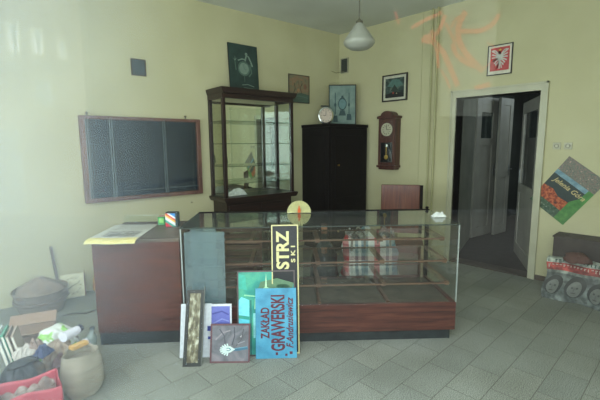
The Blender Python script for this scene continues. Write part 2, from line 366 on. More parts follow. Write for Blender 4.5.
# ------------------------------------------------------------------ the street outside, mirrored in the pane
PLAST = mottled('sunlit_cream_render', [(0.3, (104, 96, 80)), (0.7, (120, 110, 92))], 1.5, 0.9)
struct('street_ground', M().box(-30, 30, -30, 30, -0.30, -0.16).build and M().box(-16, 12, -14, 3, -0.30, -0.16), mottled('asphalt', [(0.3, (74, 74, 70)), (0.7, (86, 84, 80))], 5, 0.9))
b = thing('apartment_building', 'pale apartment building across the street, mirrored at the left of the shop window', 'building', cw(-9.1, -8), CAZ)
fm = M(); fm.box(-5, 4.75, -0.4, 0, 0, 9)
fm.build('wall', PLAST, b)
for z in (3.33, 3.20): M().box(-5, 4.75, 0, 0.06, z, z+.05).build('cornice', flat((120, 112, 98)), b)
SKYGL = mottled('window_pane_blue', [(0.3, (84, 98, 106)), (0.7, (120, 136, 146))], 2, 0.3)
CURT = flat((250, 250, 250), .9)
for i, (x, z, w, h) in enumerate(((3.35, 3.55, .30, .62), (3.85, 3.5, .26, .55), (4.35, 3.42, .2, .42), (3.85, 2.42, .42, .62), (1.9, 2.4, .8, 1.2), (0.0, 2.4, .8, 1.2), (0.6, 5.2, .8, 1.3), (3.0, 5.2, .8, 1.3), (2.8, 0.1, 1.0, 1.9))):
    wn = frame_m(w, h, 0.04, 0.05, z, 0.0, back=False).build('window', TRIMW, b, loc=(x, 0.0, 0))
    M().box(-w/2+.04, w/2-.04, .01, .02, z+.04, z+h-.04).build('pane', SKYGL, wn)
    if z > 3.4 and z < 5: M().prism([(-w*.36, z+.05), (-w*.05, z+.05), (-w*.25, z+h-.06), (-w*.40, z+h-.06)], .02, .03).prism([(w*.38, z+.05), (w*.16, z+.05), (w*.30, z+h-.06), (w*.40, z+h-.06)], .02, .03).build('curtain', CURT, wn)
DKB = mottled('dark_pane_backdrop', [(0.3, (9, 10, 9)), (0.7, (15, 16, 14))], 1, 0.9)  # near-black front added so the middle of the pane mirrors little light
b = thing('added_dark_building', 'dark building added across the street to keep the pane dim, bearing painted scrawls, mirrored in the window', 'building', cw(0.8, -8.2), CAZ)
M().box(-5.1, 8.5, -0.4, 0, 0, 8).build('wall', DKB, b)
M().box(2.75, 3.96, 0, 0.03, 2.2, 5.2).build('pale_panel', flat((112, 116, 108), 0.9), b)
RED = flat((214, 74, 56), 0.8)
g = M()
for pts, w in ([([(2.02, 4.13), (2.38, 4.33), (2.71, 4.46)], 0.1), ([(1.65, 4.48), (1.73, 4.22)], 0.08), ([(2.25, 3.88), (2.54, 3.82), (2.78, 3.58), (2.96, 3.23), (3.13, 2.87)], 0.16), ([(2.31, 3.93), (2.61, 4.04), (2.78, 4.41)], 0.12), ([(2.47, 4.09), (2.6, 3.72), (2.67, 3.28)], 0.1), ([(3.24, 4.49), (3.09, 4.2), (3.12, 3.85), (3.32, 3.55), (3.7, 3.2)], 0.17), ([(3.15, 4.07), (3.58, 4.08), (3.86, 4.23), (4.0, 4.44)], 0.13), ([(2.97, 3.8), (3.06, 3.58), (3.3, 3.39), (3.65, 3.27)], 0.14), ([(3.52, 2.83), (3.72, 2.87), (3.89, 2.91)], 0.14), ([(2.79, 4.25), (2.93, 3.99), (3.02, 3.82)], 0.09), ([(2.73, 3.23), (2.84, 3.06), (2.95, 2.83)], 0.07), ([(3.16, 4.41), (3.0, 4.3), (2.92, 4.14)], 0.07), ([(3.74, 3.83), (3.92, 3.72), (3.9, 3.45), (3.63, 3.2)], 0.04)]):
    sm = []
    for i in range(len(pts)-1):
        p0 = Vector(pts[max(i-1, 0)]); p1 = Vector(pts[i]); p2 = Vector(pts[i+1]); p3 = Vector(pts[min(i+2, len(pts)-1)])
        for k in range(6):
            t = k/6; sm.append(tuple(0.5*((2*p1)+(p2-p0)*t+(2*p0-5*p1+4*p2-p3)*t*t+(3*p1-p0-3*p2+p3)*t**3)))
    sm.append(pts[-1]); Lr, Rr = strip(sm, w*.75); n = len(Lr)
    g.add([(x, 0.05, z) for x, z in Lr+Rr], [(k, k+1, n+k+1, n+k) for k in range(n-1)])
g.build('painted_scrawl', RED, b)

# ------------------------------------------------------------------ pipes on the right wall
PIPE = mottled('painted_pipe', [(0.3, (172, 170, 128)), (0.7, (196, 194, 150))], 3, 0.5)
for y, lab in ((2.565, 'heating pipe painted wall yellow, the one nearer the doorway'), (2.64, 'heating pipe painted wall yellow, the one nearer the wall clock')):
    p = thing('heating_pipe', lab, 'pipe', (XR-.03, y, 0), 0, 'heating pipes by the doorway'); 
    M().tube([(0, 0, 0), (0, 0, H)], 0.0135, 12).build('pipe', PIPE, p, smooth=True)
    for z in (0.9, 1.86, 2.9): M().tube([(0, 0, z), (0, 0, z+.03)], 0.018, 12).box(0, .03, -.006, .006, z+.008, z+.022).build('clamp', PIPE, p)
m = M()
m.tube([(XR-.003, 2.79, 0.05), (XR-.003, 2.79, H)], 0.0025, 6)
tag(m.build('wall_cable', PIPE, None), 'thin yellow painted cable run up the wall left of the pipes', 'cable')
m = M()   # sagging wires in the corner
m.tube([bw(0.18, 0.01, 2.72), bw(0.08, 0.012, 2.70), (XR-.01, 4.13, 2.72)], 0.004, 6); tag(m.build('corner_wire', flat((130, 128, 104)), None), 'short wire crossing the room corner beside the small vent', 'wire')

# ------------------------------------------------------------------ counter cabinet (left, solid)
c = thing('counter_cabinet', 'solid red-brown wooden counter cabinet left of the glass showcase', 'cabinet', (0.862, 3.182, 0), radians(-40))
M().box(0, 0.655, 0.03, 0.70, 0, 0.11).build('plinth', PLINTH, c)
m = M().box(0, 0.655, 0.004, 0.70, 0.11, 0.835).build('body', COUNTW, c, bevel=0.004)
M().box(-.006, 0.66, -0.008, 0.71, 0.835, 0.862).build('top', wood('worn_grey_brown_top', (66, 60, 54), (92, 82, 72), (116, 104, 92), 'x', 0.45), c, bevel=0.004)
# ------------------------------------------------------------------ glass showcase counter
s = thing('display_counter', 'long glass showcase counter with wooden base and rail shelves', 'display case', cw(0, 0), CAZ)
e0, e1, d0, d1 = -0.812, 1.335, 2.92, 3.60
M().box(e0+.01, e1-.03, d0+.03, d1-.02, 0, 0.085).build('plinth', PLINTH, s)
M().box(e0, e1, d0, d0+.03, 0.085, 0.318).box(e0, e1, d1-.03, d1, 0.085, 0.318).box(e0, e0+.03, d0+.03, d1-.03, 0.085, 0.318).box(e1-.03, e1, d0+.03, d1-.03, 0.085, 0.318).build('base', COUNTW, s, bevel=0.004)
M().box(e0+.03, e1-.03, d0+.03, d1-.03, 0.285, 0.30).build('floor_board', mottled('grey_felt_lining', [(0.3, (72, 64, 54)), (0.7, (98, 88, 74))], 8, 0.9), s)
for n_, x in (('a', -.30), ('b', .25), ('c', .80)): M().box(x-.012, x+.012, d0+.04, d1-.03, 0.30, 0.325).build('divider', RAILW, s)
M().box(e0+.006, e1-.006, d0, d0+.005, 0.318, 0.945).build('front_glass', GLASS, s)
M().box(e0, e0+.005, d0+.006, d1-.02, 0.318, 0.945).build('side_glass', GLASS, s)
M().box(e1-.005, e1, d0+.006, d1-.02, 0.318, 0.945).build('side_glass', GLASS, s)
M().box(e0-.004, e1+.004, d0-.004, d1-.01, 0.946, 0.953).build('top_glass', glass('counter_top_glass', (0.80, 0.90, 0.86), 0.02, 0.10, (110, 120, 112), 1.5), s)
EDGE = flat((176, 186, 184), 0.35, 0.3)
for x in (e0, e1-.008): M().box(x, x+.008, d0-.002, d0+.008, 0.318, 0.946).build('corner_strip', EDGE, s)
M().box(e0, e1, d0-.003, d0+.003, 0.941, 0.947).build('edge_strip', flat((52, 62, 60), 0.3), s)
M().box(e0, e1, d1-.03, d1, 0.905, 0.958).box(e0, e0+.03, d1-.03, d1, .318, .905).box(e1-.03, e1, d1-.03, d1, .318, .905).box(.24, .27, d1-.025, d1-.005, .318, .905).build('rear_frame', BLACKW, s)
M().lathe([(.001, .026), (.012, .024), (.016, .014), (.010, .002), (.010, 0)], (e1-.02, d1-.015, .958), 16).build('knob', BLACKW, s, smooth=True)
XS = (-.79, -.30, .25, .78, 1.30)
for z, df_, db in ((.77, 3.15, 3.52), (.60, 3.08, 3.53), (.43, 3.02, 3.54)):
    sh = M().box(-.80, 1.315, df_, df_+.014, z+.002, z+.014).box(-.80, 1.315, db, db+.014, z+.002, z+.014).build('shelf', RAILW, s)
    for x in XS:
        M().box(x-.017, x+.017, df_+.014, db, z-.012, z+.020).build('cross_rail', RAILW, sh)
    M().box(-.79, 1.31, df_+.02, db, z+.018, z+.022).build('shelf_glass', GLASS, sh)
# frosted sheets added for a bright reflection, & slatted board inside the case
t = thing('reflection_sheet', 'large pale frosted sheet added for the reflection in the left end of the showcase', 'glass sheet', cw(-.645, 2.955, 0.302), (radians(-3), 0, CAZ), 'added reflection sheets in the showcase')
M().box(-.155, .155, 0, .004, 0, .60).build('pane', FROST, t)
t = thing('reflection_sheet', 'narrower frosted sheet added for the reflection behind the large one, reaching up to the showcase top', 'glass sheet', cw(-.66, 3.005, 0.302), (radians(-2), 0, CAZ), 'added reflection sheets in the showcase')
M().box(-.10, .10, 0, .004, 0, .63).build('pane', FROST, t)
SLAT = wood('dusty_brown_slat', (70, 48, 38), (98, 70, 56), (122, 92, 76), 'x', 0.7)
t = thing('slatted_rack', 'brown slatted wooden rack leaning inside the showcase left of the black sign', 'rack', cw(-.395, 3.60, 0.02), (0, 0, CAZ))
t.location = cw(-.42, 3.66, 0); 
m = M()
for k in range(11): m.box(-.20, .17, 0, .012, .30+k*.055, .342+k*.055)
m.build('slats', SLAT, t); M().box(-.21, -.185, .012, .03, 0, .92).box(.15, .175, .012, .03, 0, .92).build('uprights', SLAT, t)

# ------------------------------------------------------------------ things on the counter
t = thing('paper_fan', 'round cream paper fan with orange figure standing on the showcase', 'paper fan', cw(.108, 3.49, .954), CAZ)
m = M(); n = 34
vs = [(0, 0, 0.004)]
for k in range(n+1):
    a = pi*k/n; vs.append((.108*cos(a), .016*(1 if k % 2 else -1), .004+.108*sin(a)))
m.add(vs, [(0, k, k+1) for k in range(1, n+1)]); m.build('fan_leaf', flat((232, 230, 186), 0.8), t, solid=0.0012)
m = M(); m.add([(-.012, -.014, .004), (.012, -.014, .004), (.016, -.014, .03), (.005, -.014, .05), (.006, -.014, .066), (-.004, -.014, .07), (-.006, -.014, .05), (-.014, -.014, .03)], [tuple(range(8))])
m.build('figure', flat((226, 104, 48)), t, solid=0.002)
def crumple(name, lab, cat, loc, w, d, h, mat, seed, az=0, group=None, n=10):
    R_ = random.Random(seed); hh = [[R_.random() for _ in range(n+1)] for _ in range(n+1)]
    def fn(u, v):
        i, j = round(u*n), round(v*n); e = 4*min(u, 1-u, v, 1-v)
        return ((u-.5)*w+(hh[i][j]-.5)*w*.10, (v-.5)*d+(hh[j][i]-.5)*d*.10, 0.003+h*min(1, e)*(.35+.65*hh[i][j]))
    o = M().grid(n, n, fn).build(name, mat, None, loc=loc, rot=(0, 0, az), solid=0.002)
    return tag(o, lab, cat, group)
WHITEP = flat((226, 230, 226), 0.8)
crumple('crumpled_tissue', 'small crumpled white tissue on the right end of the showcase top', 'tissue', cw(1.275, 3.20, .954), .11, .07, .045, WHITEP, 4, CAZ)
# newspaper sheet / calendar on the cabinet
NEWSP = flat((205, 206, 196), 0.8); YEL = flat((226, 214, 140), 0.8)
t = thing('wall_calendar', 'printed calendar sheet with yellow strip lying over the cabinet edge', 'calendar', (0.862, 3.182, 0.864), radians(-42.5))
def shf(u, v):
    y = -.062+v*.62; z = .002+(-.022*((-.0-y)/.062)**2 if y < -.008 else 0)+.002*sin(u*9)
    return (-.025+u*.375-.03*v, y, z)
M().grid(10, 30, shf).build('sheet', NEWSP, t, solid=0.0012)
M().grid(10, 4, lambda u, v: (lambda p: (p[0], p[1]-.0005, p[2]+.0018))(shf(u, v*.17))).build('yellow_strip', YEL, t)
m = M(); R_ = random.Random(3)
INK = flat((58, 50, 42), 0.8)
for k in range(230):
    x = .03+R_.random()*.27; y = .07+R_.random()*.20; a = R_.random()*.016+.004; b_ = R_.random()*.006+.003
    m.box(x-.03*(y/.6), x-.03*(y/.6)+a, y, y+b_, .0052, .0056)
m.build('printed_picture', INK, t)
m = M()
for k in range(9): m.box(.02, .31, .32+k*.027, .325+k*.027, .0052, .0056)
m.build('printed_lines', flat((150, 150, 142)), t)
t = thing('glass_plate', 'clear glass plate standing on edge at the back of the cabinet', 'glass plate', (1.43, 3.62, .864), (radians(-6), 0, radians(-40)))
M().box(-.16, .15, 0, .004, 0, .065).build('pane', GLASSG, t)
t = thing('paper_tube', 'small green carton standing beside the striped tin', 'carton', cw(-1.125, 3.50, .864), CAZ)
M().box(-.03, .03, -.025, .025, 0, .075).build('box', flat((60, 150, 84), 0.5), t, bevel=.003)
M().box(-.02, .02, -.0265, -.0255, .02, .06).build('label_patch', flat((140, 205, 110), 0.5), t)
M().box(-.028, .028, -.023, .023, .0755, .079).build('lid', flat((190, 130, 120), 0.5), t)
t = thing('striped_tin', 'colourful tin with blue, white and red diagonal bands on the cabinet', 'tin', cw(-1.01, 3.42, .864), CAZ)
mt, N, L, P = nodemat('tin_print'); tc = N.new('ShaderNodeTexCoord'); wv = N.new('ShaderNodeMapping'); wv.inputs['Rotation'].default_value = (0, radians(-35), 0)
sp2 = N.new('ShaderNodeSeparateXYZ'); cr = N.new('ShaderNodeValToRGB'); cr.color_ramp.interpolation = 'CONSTANT'
mrr = N.new('ShaderNodeMapRange'); mrr.inputs['From Min'].default_value = -.02; mrr.inputs['From Max'].default_value = .13
L.new(tc.outputs['Object'], wv.inputs[0]); L.new(wv.outputs[0], sp2.inputs[0]); L.new(sp2.outputs['Z'], mrr.inputs['Value']); L.new(mrr.outputs[0], cr.inputs[0]); L.new(cr.outputs[0], P.inputs['Base Color'])
els = cr.color_ramp.elements; els[0].color = lin((200, 60, 80)); els[1].position = .95; els[1].color = lin((60, 130, 200))
for p_, c_ in ((.18, (60, 160, 140)), (.3, (230, 235, 235)), (.45, (240, 190, 90)), (.55, (225, 90, 80)), (.64, (235, 240, 240)), (.72, (70, 150, 220))): els.new(p_).color = lin(c_)
P.inputs['Roughness'].default_value = .35
M().box(-.052, .035, -.035, .035, 0, .118).build('body', mt, t, bevel=.006)
M().box(.0355, .056, -.036, .036, 0, .12).build('dark_side', flat((44, 66, 70), 0.4), t, bevel=.003)
M().box(-.05, .053, -.034, .034, .1205, .126).build('lid', flat((60, 70, 76), .4), t)

# ------------------------------------------------------------------ behind the counter
t = thing('panel_chair', 'red-brown wooden chair with solid panel back behind the showcase', 'chair', (4.09, 2.50, 0), radians(-57))
M().box(-.235, .215, 0, .025, .50, 1.085).build('backrest', CHAIRW, t, bevel=.006)
M().box(.2155, .25, -.005, .035, .44, 1.08).build('side_rail', BLACKW, t, bevel=.003)
M().box(-.235, .25, -.40, 0, .42, .455).build('seat', CHAIRW, t, bevel=.008)
for x in (-.225, .215):
    for y in (-.39, -.035): M().box(x, x+.035, y, y+.035, 0, .42).build('leg', CHAIRW, t)
M().box(-.22, .23, -.38, -.36, .36, .42).box(-.22, .23, -.03, -.01, .36, .42).build('seat_frame', CHAIRW, t)
# plaid bag
mt, N, L, P = nodemat('plaid_woven_plastic'); tc = N.new('ShaderNodeTexCoord'); sp3 = N.new('ShaderNodeSeparateXYZ'); L.new(tc.outputs['Object'], sp3.inputs[0])
def stripes(sock, period, stops, off=0.0):
    a = N.new('ShaderNodeMath'); a.operation = 'MULTIPLY_ADD'; a.inputs[1].default_value = 1/period; a.inputs[2].default_value = 10+off; L.new(sock, a.inputs[0])
    f_ = N.new('ShaderNodeMath'); f_.operation = 'FRACT'; L.new(a.outputs[0], f_.inputs[0])
    r = N.new('ShaderNodeValToRGB'); r.color_ramp.interpolation = 'CONSTANT'; e = r.color_ramp.elements
    e[0].color = lin(stops[0][1]); e[1].position = stops[1][0]; e[1].color = lin(stops[1][1])
    for p_, c_ in stops[2:]: e.new(p_).color = lin(c_)
    L.new(f_.outputs[0], r.inputs[0]); return r
ra = stripes(sp3.outputs['X'], .31, [(0, (96, 140, 156)), (.22, (240, 240, 234)), (.42, (214, 66, 70)), (.60, (240, 240, 234)), (.80, (96, 130, 146)), (.9, (240, 240, 234))], .35)
rb = stripes(sp3.outputs['Z'], .20, [(0, (216, 80, 78)), (.22, (240, 240, 236)), (.40, (150, 176, 184)), (.62, (240, 240, 236)), (.7, (120, 140, 154)), (.80, (240, 240, 236))])
mxx = N.new('ShaderNodeMixRGB'); mxx.inputs[0].default_value = .32; L.new(ra.outputs[0], mxx.inputs[1]); L.new(rb.outputs[0], mxx.inputs[2]); L.new(mxx.outputs[0], P.inputs['Base Color']); P.inputs['Roughness'].default_value = .5
t = thing('plaid_bag', 'big red, white and blue plaid market bag on the floor behind the showcase', 'bag', cw(.855, 3.93), CAZ)
R_ = random.Random(5)
def bagf(u, v):
    a = 2*pi*u; z = v*.66; sq = 1/max(abs(cos(a)), abs(sin(a)))**.75
    bul = 1+.07*sin(v*9)+.05*sin(a*3+v*6)+(.05 if v < .8 else -.18*(v-.8)/.2)
    top = .06*sin(a*4+1)*v**3
    return (.315*cos(a)*sq*bul*.92*(1-.12*v), .17*sin(a)*sq*bul*(1-.45*v), z+top)
M().grid(48, 16, bagf).build('body', mt, t, smooth=True)
M().grid(24, 8, lambda u, v: (-.25+.50*u, (-.085+.17*v)*(1-.3*abs(u-.5)), .63+.06*sin(u*9+1)*cos(v*5)+.04*abs(u-.5))).build('top_flap', mottled('white_bag_lining', [(0.3, (170, 174, 168)), (0.7, (240, 240, 234))], 14), t, smooth=True)
for x in (-.14, .12):
    M().tube([(x-.07, -.10, .50), (x-.06, -.11, .66), (x, -.08, .745), (x+.06, -.11, .66), (x+.07, -.10, .50)], .012, 8).build('handle', flat((150, 146, 136)), t, smooth=True)
t = thing('bin_bag', 'dark shiny plastic sack with glints beside the plaid bag', 'sack', cw(.375, 3.88), CAZ)
BLKP = mottled('dark_plastic', [(0.3, (26, 34, 36)), (0.6, (52, 62, 64)), (.8, (120, 130, 130))], 10, 0.22, bump=.6)
M().lathe([(.02, .0), (.13, .01), (.15, .12), (.14, .3), (.12, .46), (.08, .56), (.035, .62), (.05, .68)], n=40, fn=lambda a, z: 1+.08*sin(a*5+z*20)+.05*sin(a*9-z*31)).build('body', BLKP, t, smooth=True)
M().tube([(.0, 0, .60), (.0, 0, .775)], .030, 16).build('wooden_post', flat((176, 120, 88), .6), t, smooth=True)

# ------------------------------------------------------------------ tall vitrine on the back wall
v = thing('glass_vitrine', 'tall dark wooden vitrine with glass shelves and mirrored back', 'display cabinet', bw(0, 0.012), BAZ)
xa, xb, yd = -2.33, -1.26, -.385
M().box(xa+.03, xb-.03, yd+.03, 0, 0, .865).build('base_cabinet', DARKW, v)
for x in (xa+.06, (xa+xb)/2+.01): M().box(x, x+.46, yd+.018, yd+.03, .08, .82).build('cabinet_door', DARKW, v, bevel=.004)
M().prism([(xa-.01, .865), (xb+.01, .865), (xb+.04, .90), (xb+.04, .925), (xa-.03, .925), (xa-.03, .90)], yd-.035, 0).build('base_moulding', DARKW, v)
M().prism([(xa+.0, 2.185), (xb-.0, 2.185), (xb+.03, 2.22), (xb+.04, 2.255), (xa-.022, 2.255), (xa-.015, 2.22)], yd-.035, 0).build('cornice', DARKW, v)
M().box(xa, xb, yd, yd+.04, 2.13, 2.185).box(xa, xa+.035, yd+.04, 0, 2.13, 2.185).box(xb-.035, xb, yd+.04, 0, 2.13, 2.185).build('top_rail', DARKW, v)
for x in (xa, xb-.042):
    for y in (yd, -.042): M().box(x, x+.042, y, y+.042, .925, 2.13).build('post', DARKWZ, v, bevel=.003)
mr_, N, L, P = nodemat('old_mirror'); P.inputs['Metallic'].default_value = 1; P.inputs['Base Color'].default_value = (.86, .88, .84, 1); P.inputs['Roughness'].default_value = .01
M().box(xa+.042, xb-.042, -.02, -.006, .93, 2.12).build('mirror_back', mr_, v)
for x in (xa+.018, xb-.024): M().box(x, x+.006, yd+.043, -.043, .93, 2.12).build('side_glass', glass('vitrine_glass', (.98, .99, .985), 0, 0, strength=1.0) if x < -2 else bpy.data.materials['vitrine_glass'], v)
cm = (xa+xb)/2-.03
M().box(xa+.043, cm+.02, yd+.006, yd+.010, .93, 2.10).build('sliding_glass', GLASS, v); M().box(cm-.02, xb-.043, yd+.018, yd+.022, .93, 2.10).build('sliding_glass', GLASSG, v)
for z in (1.86, 1.583, 1.30, 1.085): M().box(xa+.03, xb-.03, yd+.03, -.03, z, z+.008).build('shelf', glass('shelf_glass', (.72, .86, .79), .0, .05, (90, 120, 108), 1.0) if z > 1.85 else bpy.data.materials['shelf_glass'], v)
crumple('white_cloth', 'crumpled white cloth on the floor of the vitrine', 'cloth', bw(2.09, .24, .928), .26, .13, .09, WHITEP, 9, BAZ)
t = thing('dried_leaf', 'dark green hanging leaf strip in the left corner of the vitrine', 'leaf', bw(2.20, .20, 1.31), BAZ)
M().prism([(0, 0), (.03, .04), (.02, .12), (-.02, .2), (-.01, .10), (-.05, .06)], 0, .004).build('blade', flat((58, 78, 56)), t)

# ------------------------------------------------------------------ wardrobe in the corner
w = thing('corner_wardrobe', 'tall very dark wooden wardrobe standing in the corner', 'wardrobe', bw(0, 0.012), BAZ)
xa, xb, yd = -.795, -.003, -.62
M().box(xa+.02, xb-.02, yd+.03, -.01, 0, .08).build('plinth', BLACKW, w)
M().box(xa, xb, yd+.02, 0, .08, 1.815).build('body', BLACKW, w, bevel=.003)
M().box(xa-.015, xb, yd-.0, 0, 1.816, 1.862).build('top', BLACKW, w, bevel=.006)
dr = M(); dr.box(xa+.03, xb-.03, yd, yd+.0195, .12, 1.79)
dd = dr.build('door', BLACKW, w, bevel=.003)
M().box(xa+.10, xb-.10, yd-.008, yd, .20, .72).box(xa+.10, xb-.10, yd-.008, yd, .80, 1.70).build('raised_panel', BLACKW, dd, bevel=.006)
M().tube([(xa+.17-.02, yd-.001, 1.275), (xa+.17-.02, yd-.03, 1.275)], [.009, .013], 12).build('knob', BRASS, dd, smooth=True)
M().box(xa-.008, xa, yd+.10, -.10, .25, 1.70).build('side_panel', BLACKW, w, bevel=.004)
# chrome table clock
t = thing('table_clock', 'oval chrome table clock with pale dial on the wardrobe', 'clock', bw(.625, .36, 1.8635), CAZ)
m = M(); n = 40; 
def oval(rx, rz, y, cz=.128): return [(rx*cos(2*pi*k/n), y, cz+rz*sin(2*pi*k/n)*(1 if sin(2*pi*k/n) > 0 else 1)) for k in range(n)]
rings = [oval(.112, .128, .05), oval(.116, .128, .0), oval(.112, .122, -.014), oval(.094, .104, -.018), oval(.088, .098, -.004)]
vs = sum(rings, []); m.add(vs, [(i*n+k, i*n+(k+1) % n, (i+1)*n+(k+1) % n, (i+1)*n+k) for i in range(4) for k in range(n)]+[tuple(range(n))])
m.build('rim', CHROME, t, smooth=True)
m = M(); m.add(oval(.088, .098, -.005), [tuple(range(n))], flat((216, 200, 184), .6))
for k in range(12):
    a = 2*pi*k/12; x, z = .07*sin(a), .128+.08*cos(a); m.box(x-.003, x+.003, -.0068, -.005, z-.008, z+.008, flat((60, 50, 46)))
m.build('dial', None, t)
m = M().box(-.003, .003, -.009, -.008, .128, .19).box(-.045, 0, -.009, -.008, .125, .131); m.build('hands', flat((40, 34, 32)), t)
M().box(-.075, .06, -.004, .045, .2565, .272).build('dark_top_cap', flat((36, 50, 44), .4), t, bevel=.004)
# picture on the wardrobe
t = thing('framed_print', 'blue-grey framed print with a domed clock standing on the wardrobe in the corner', 'picture', (4.662, 3.897, 1.864), (radians(-3), 0, radians(-44)))
frame_m(.415, .60, .014, .018).build('frame', flat((56, 54, 44), .5), t)
PB = mottled('pale_blue_paper', [(0.3, (112, 138, 134)), (0.7, (146, 168, 160))], 9)
DB = (62, 88, 92)
art('picture', t, .385, .57, PB, [
    (DB, 'p', ell(.5, .52, .17, .16)), ((110, 146, 148), 'p', ell(.5, .52, .14, .13)), (DB, 's', ([(.5, .68), (.5, .74)], .03)), (DB, 'p', [(.36, .62), (.5, .74), (.64, .62), (.5, .68)]),
    (DB, 's', ([(.22, .25), (.22, .82)], .012)), (DB, 's', ([(.76, .25), (.76, .82)], .012)), (DB, 'p', [(.66, .1), (.86, .1), (.84, .26), (.68, .26)]),
    (DB, 'p', [(.14, .05), (.32, .05), (.30, .22), (.16, .22)]), (DB, 'p', ell(.76, .5, .04, .05)), (DB, 'p', ell(.22, .5, .04, .05)), (DB, 'p', [(.36, .22), (.64, .22), (.58, .36), (.42, .36)])], y=.008, z0=.015)

# ------------------------------------------------------------------ back wall: pictures and case
def wallpic(name, lab, cat, s, z, w_, h_, out=.02, rot=0): return thing(name, lab, cat, bw(s, out, z), (0, rot, BAZ))
t = wallpic('wall_vent', 'small dark square framed vent high on the back wall', 'vent', 3.15, 2.346, .16, .18)
frame_m(.16, .18, .012, .018).build('frame', flat((84, 74, 64)), t)
m = M().box(-.068, .068, .008, .011, .012, .168, flat((88, 100, 98)))
for k in range(6): m.box(-.066, .066, .003, .008, .022+k*.025, .034+k*.025, flat((66, 78, 78)))
m.build('grille', None, t)
t = thing('clock_poster', 'dark green poster of an ornate clock standing on the vitrine', 'picture', bw(1.81, .075, 2.257), (radians(-4), 0, BAZ))
DG = mottled('dark_green_print', [(0.3, (30, 52, 48)), (0.7, (46, 72, 66))], 8, .45)
M().box(-.222, .222, .003, .012, 0, .62).build('board', flat((24, 34, 32)), t)
LG = (126, 148, 134); MG = (86, 112, 100)
art('picture', t, .435, .61, DG, [(MG, 'p', ell(.5, .50, .21, .155, 28)), (LG, 'p', ell(.5, .50, .165, .12, 28)), ((90, 116, 106), 's', ([(.5, .5), (.5, .59)], .006)), ((90, 116, 106), 's', ([(.5, .5), (.58, .48)], .006)),
     (LG, 's', ([(.55, .66), (.60, .78), (.68, .76), (.76, .64), (.80, .56)], .022)), (LG, 'p', ell(.60, .81, .045, .035)), (LG, 's', ([(.30, .66), (.45, .70), (.56, .69)], .016)),
     (LG, 'p', [(.12, .72), (.20, .64), (.28, .72), (.22, .66), (.21, .76), (.19, .66)]), (MG, 's', ([(.20, .64), (.22, .45)], .014)), (MG, 's', ([(.72, .6), (.76, .42), (.66, .34)], .018)), (MG, 's', ([(.5, .34), (.5, .22)], .01)),
     (LG, 's', ([(.40, .15), (.6, .17), (.82, .13)], .010)), (MG, 's', ([(.45, .10), (.85, .08)], .012))], y=-.001, z0=.005)
t = wallpic('landscape_print', 'small reddish landscape print on the back wall right of the vitrine', 'picture', .845, 2.187, .4, .4)
frame_m(.395, .405, .010, .014).build('frame', flat((70, 62, 50)), t)
WASH = mottled('autumn_print', [(0.25, (92, 104, 88)), (0.45, (134, 126, 98)), (.6, (150, 120, 92)), (0.75, (142, 140, 112))], 14)
art('picture', t, .375, .385, WASH, [((84, 106, 92), 'p', [(0, 0), (1, 0), (1, .3), (.6, .36), (.3, .3), (0, .34)]), ((96, 122, 110), 's', ([(.1, .2), (.5, .24), (.95, .18)], .012)), ((150, 122, 92), 's', ([(.05, .8), (.3, .9), (.7, .84)], .03)),
     ((80, 76, 60), 's', ([(.2, .3), (.3, .5), (.25, .7)], .012)), ((80, 76, 60), 's', ([(.62, .34), (.55, .55), (.66, .72)], .012)), ((172, 132, 96), 'p', ell(.45, .45, .07, .07)), ((138, 100, 78), 'p', ell(.8, .6, .08, .1)), ((92, 86, 66), 's', ([(.4, .35), (.5, .6), (.45, .8)], .008))], y=.006, z0=.010)
# wall display case
c = thing('wall_display_case', 'wide shallow wooden display case with dark glass doors on the back wall', 'display case', bw(0, .012), BAZ)
xa, xb, za, zb, dp = -3.795, -2.468, .967, 1.885, .06
M().prism([(xa, za), (xb, za), (xb-.05, za+.045), (xa+.05, za+.045)], -dp, 0).prism([(xa, zb), (xb, zb), (xb-.05, zb-.035), (xa+.05, zb-.035)], -dp, 0).prism([(xa, za), (xa, zb), (xa+.05, zb-.035), (xa+.05, za+.045)], -dp, 0).prism([(xb, za), (xb, zb), (xb-.05, zb-.035), (xb-.05, za+.045)], -dp, 0).build('frame', FRAMEW, c, bevel=.003)
M().box(xa+.03, xb-.03, -.012, -.002, za+.02, zb-.02).build('back_panel', mottled('dark_lining', [(0.3, (38, 48, 56)), (0.7, (52, 64, 72))], 4, .8), c)
cuts = [xa+.05, xa+.285, xa+.86, xb-.05]
GD = glass('dark_case_glass', (.90, .93, .95), .0, 0, strength=1.0)
for i in range(3):
    dr = M().box(cuts[i], cuts[i+1], -.042-.006*(i % 2), -.038-.006*(i % 2), za+.045, zb-.035).build('glass_door', GD, c)
    M().box(cuts[i], cuts[i]+.008, -.055, -.036, za+.045, zb-.035).box(cuts[i]+.024, cuts[i]+.030, -.053, -.036, za+.045, zb-.035).build('edge_strip', flat((108, 122, 120), .4, .4), dr)
M().box(xa+.05, xb-.05, -.056, -.036, za+.10, za+.106).build('rail', flat((92, 108, 108), .4, .4), c)
for x in (xa+.66, xb-.11): M().box(x, x+.006, -.034, -.03, za+.05, zb-.04).build('inner_strip', flat((80, 90, 88), .5), c)
for x in (-3.715, -2.645): M().tube([(x, -.03, zb), (x, -.03, zb+.022)], .008, 8).tube([(x-.012, -.03, zb+.03), (x+.012, -.03, zb+.03)], .011, 10).build('hook', flat((110, 108, 92), .4, .6), c, smooth=True)
t = wallpic('nail', 'nail in the back wall between display case and vitrine', 'nail', 2.40+.14, 1.02, .1, .1, 0.0)
t.location = bw(2.60, .0, .86)
M().tube([(0, 0, 0), (0, -.02, 0)], .007, 8).build('shaft', flat((60, 50, 44), .4, .6), t)

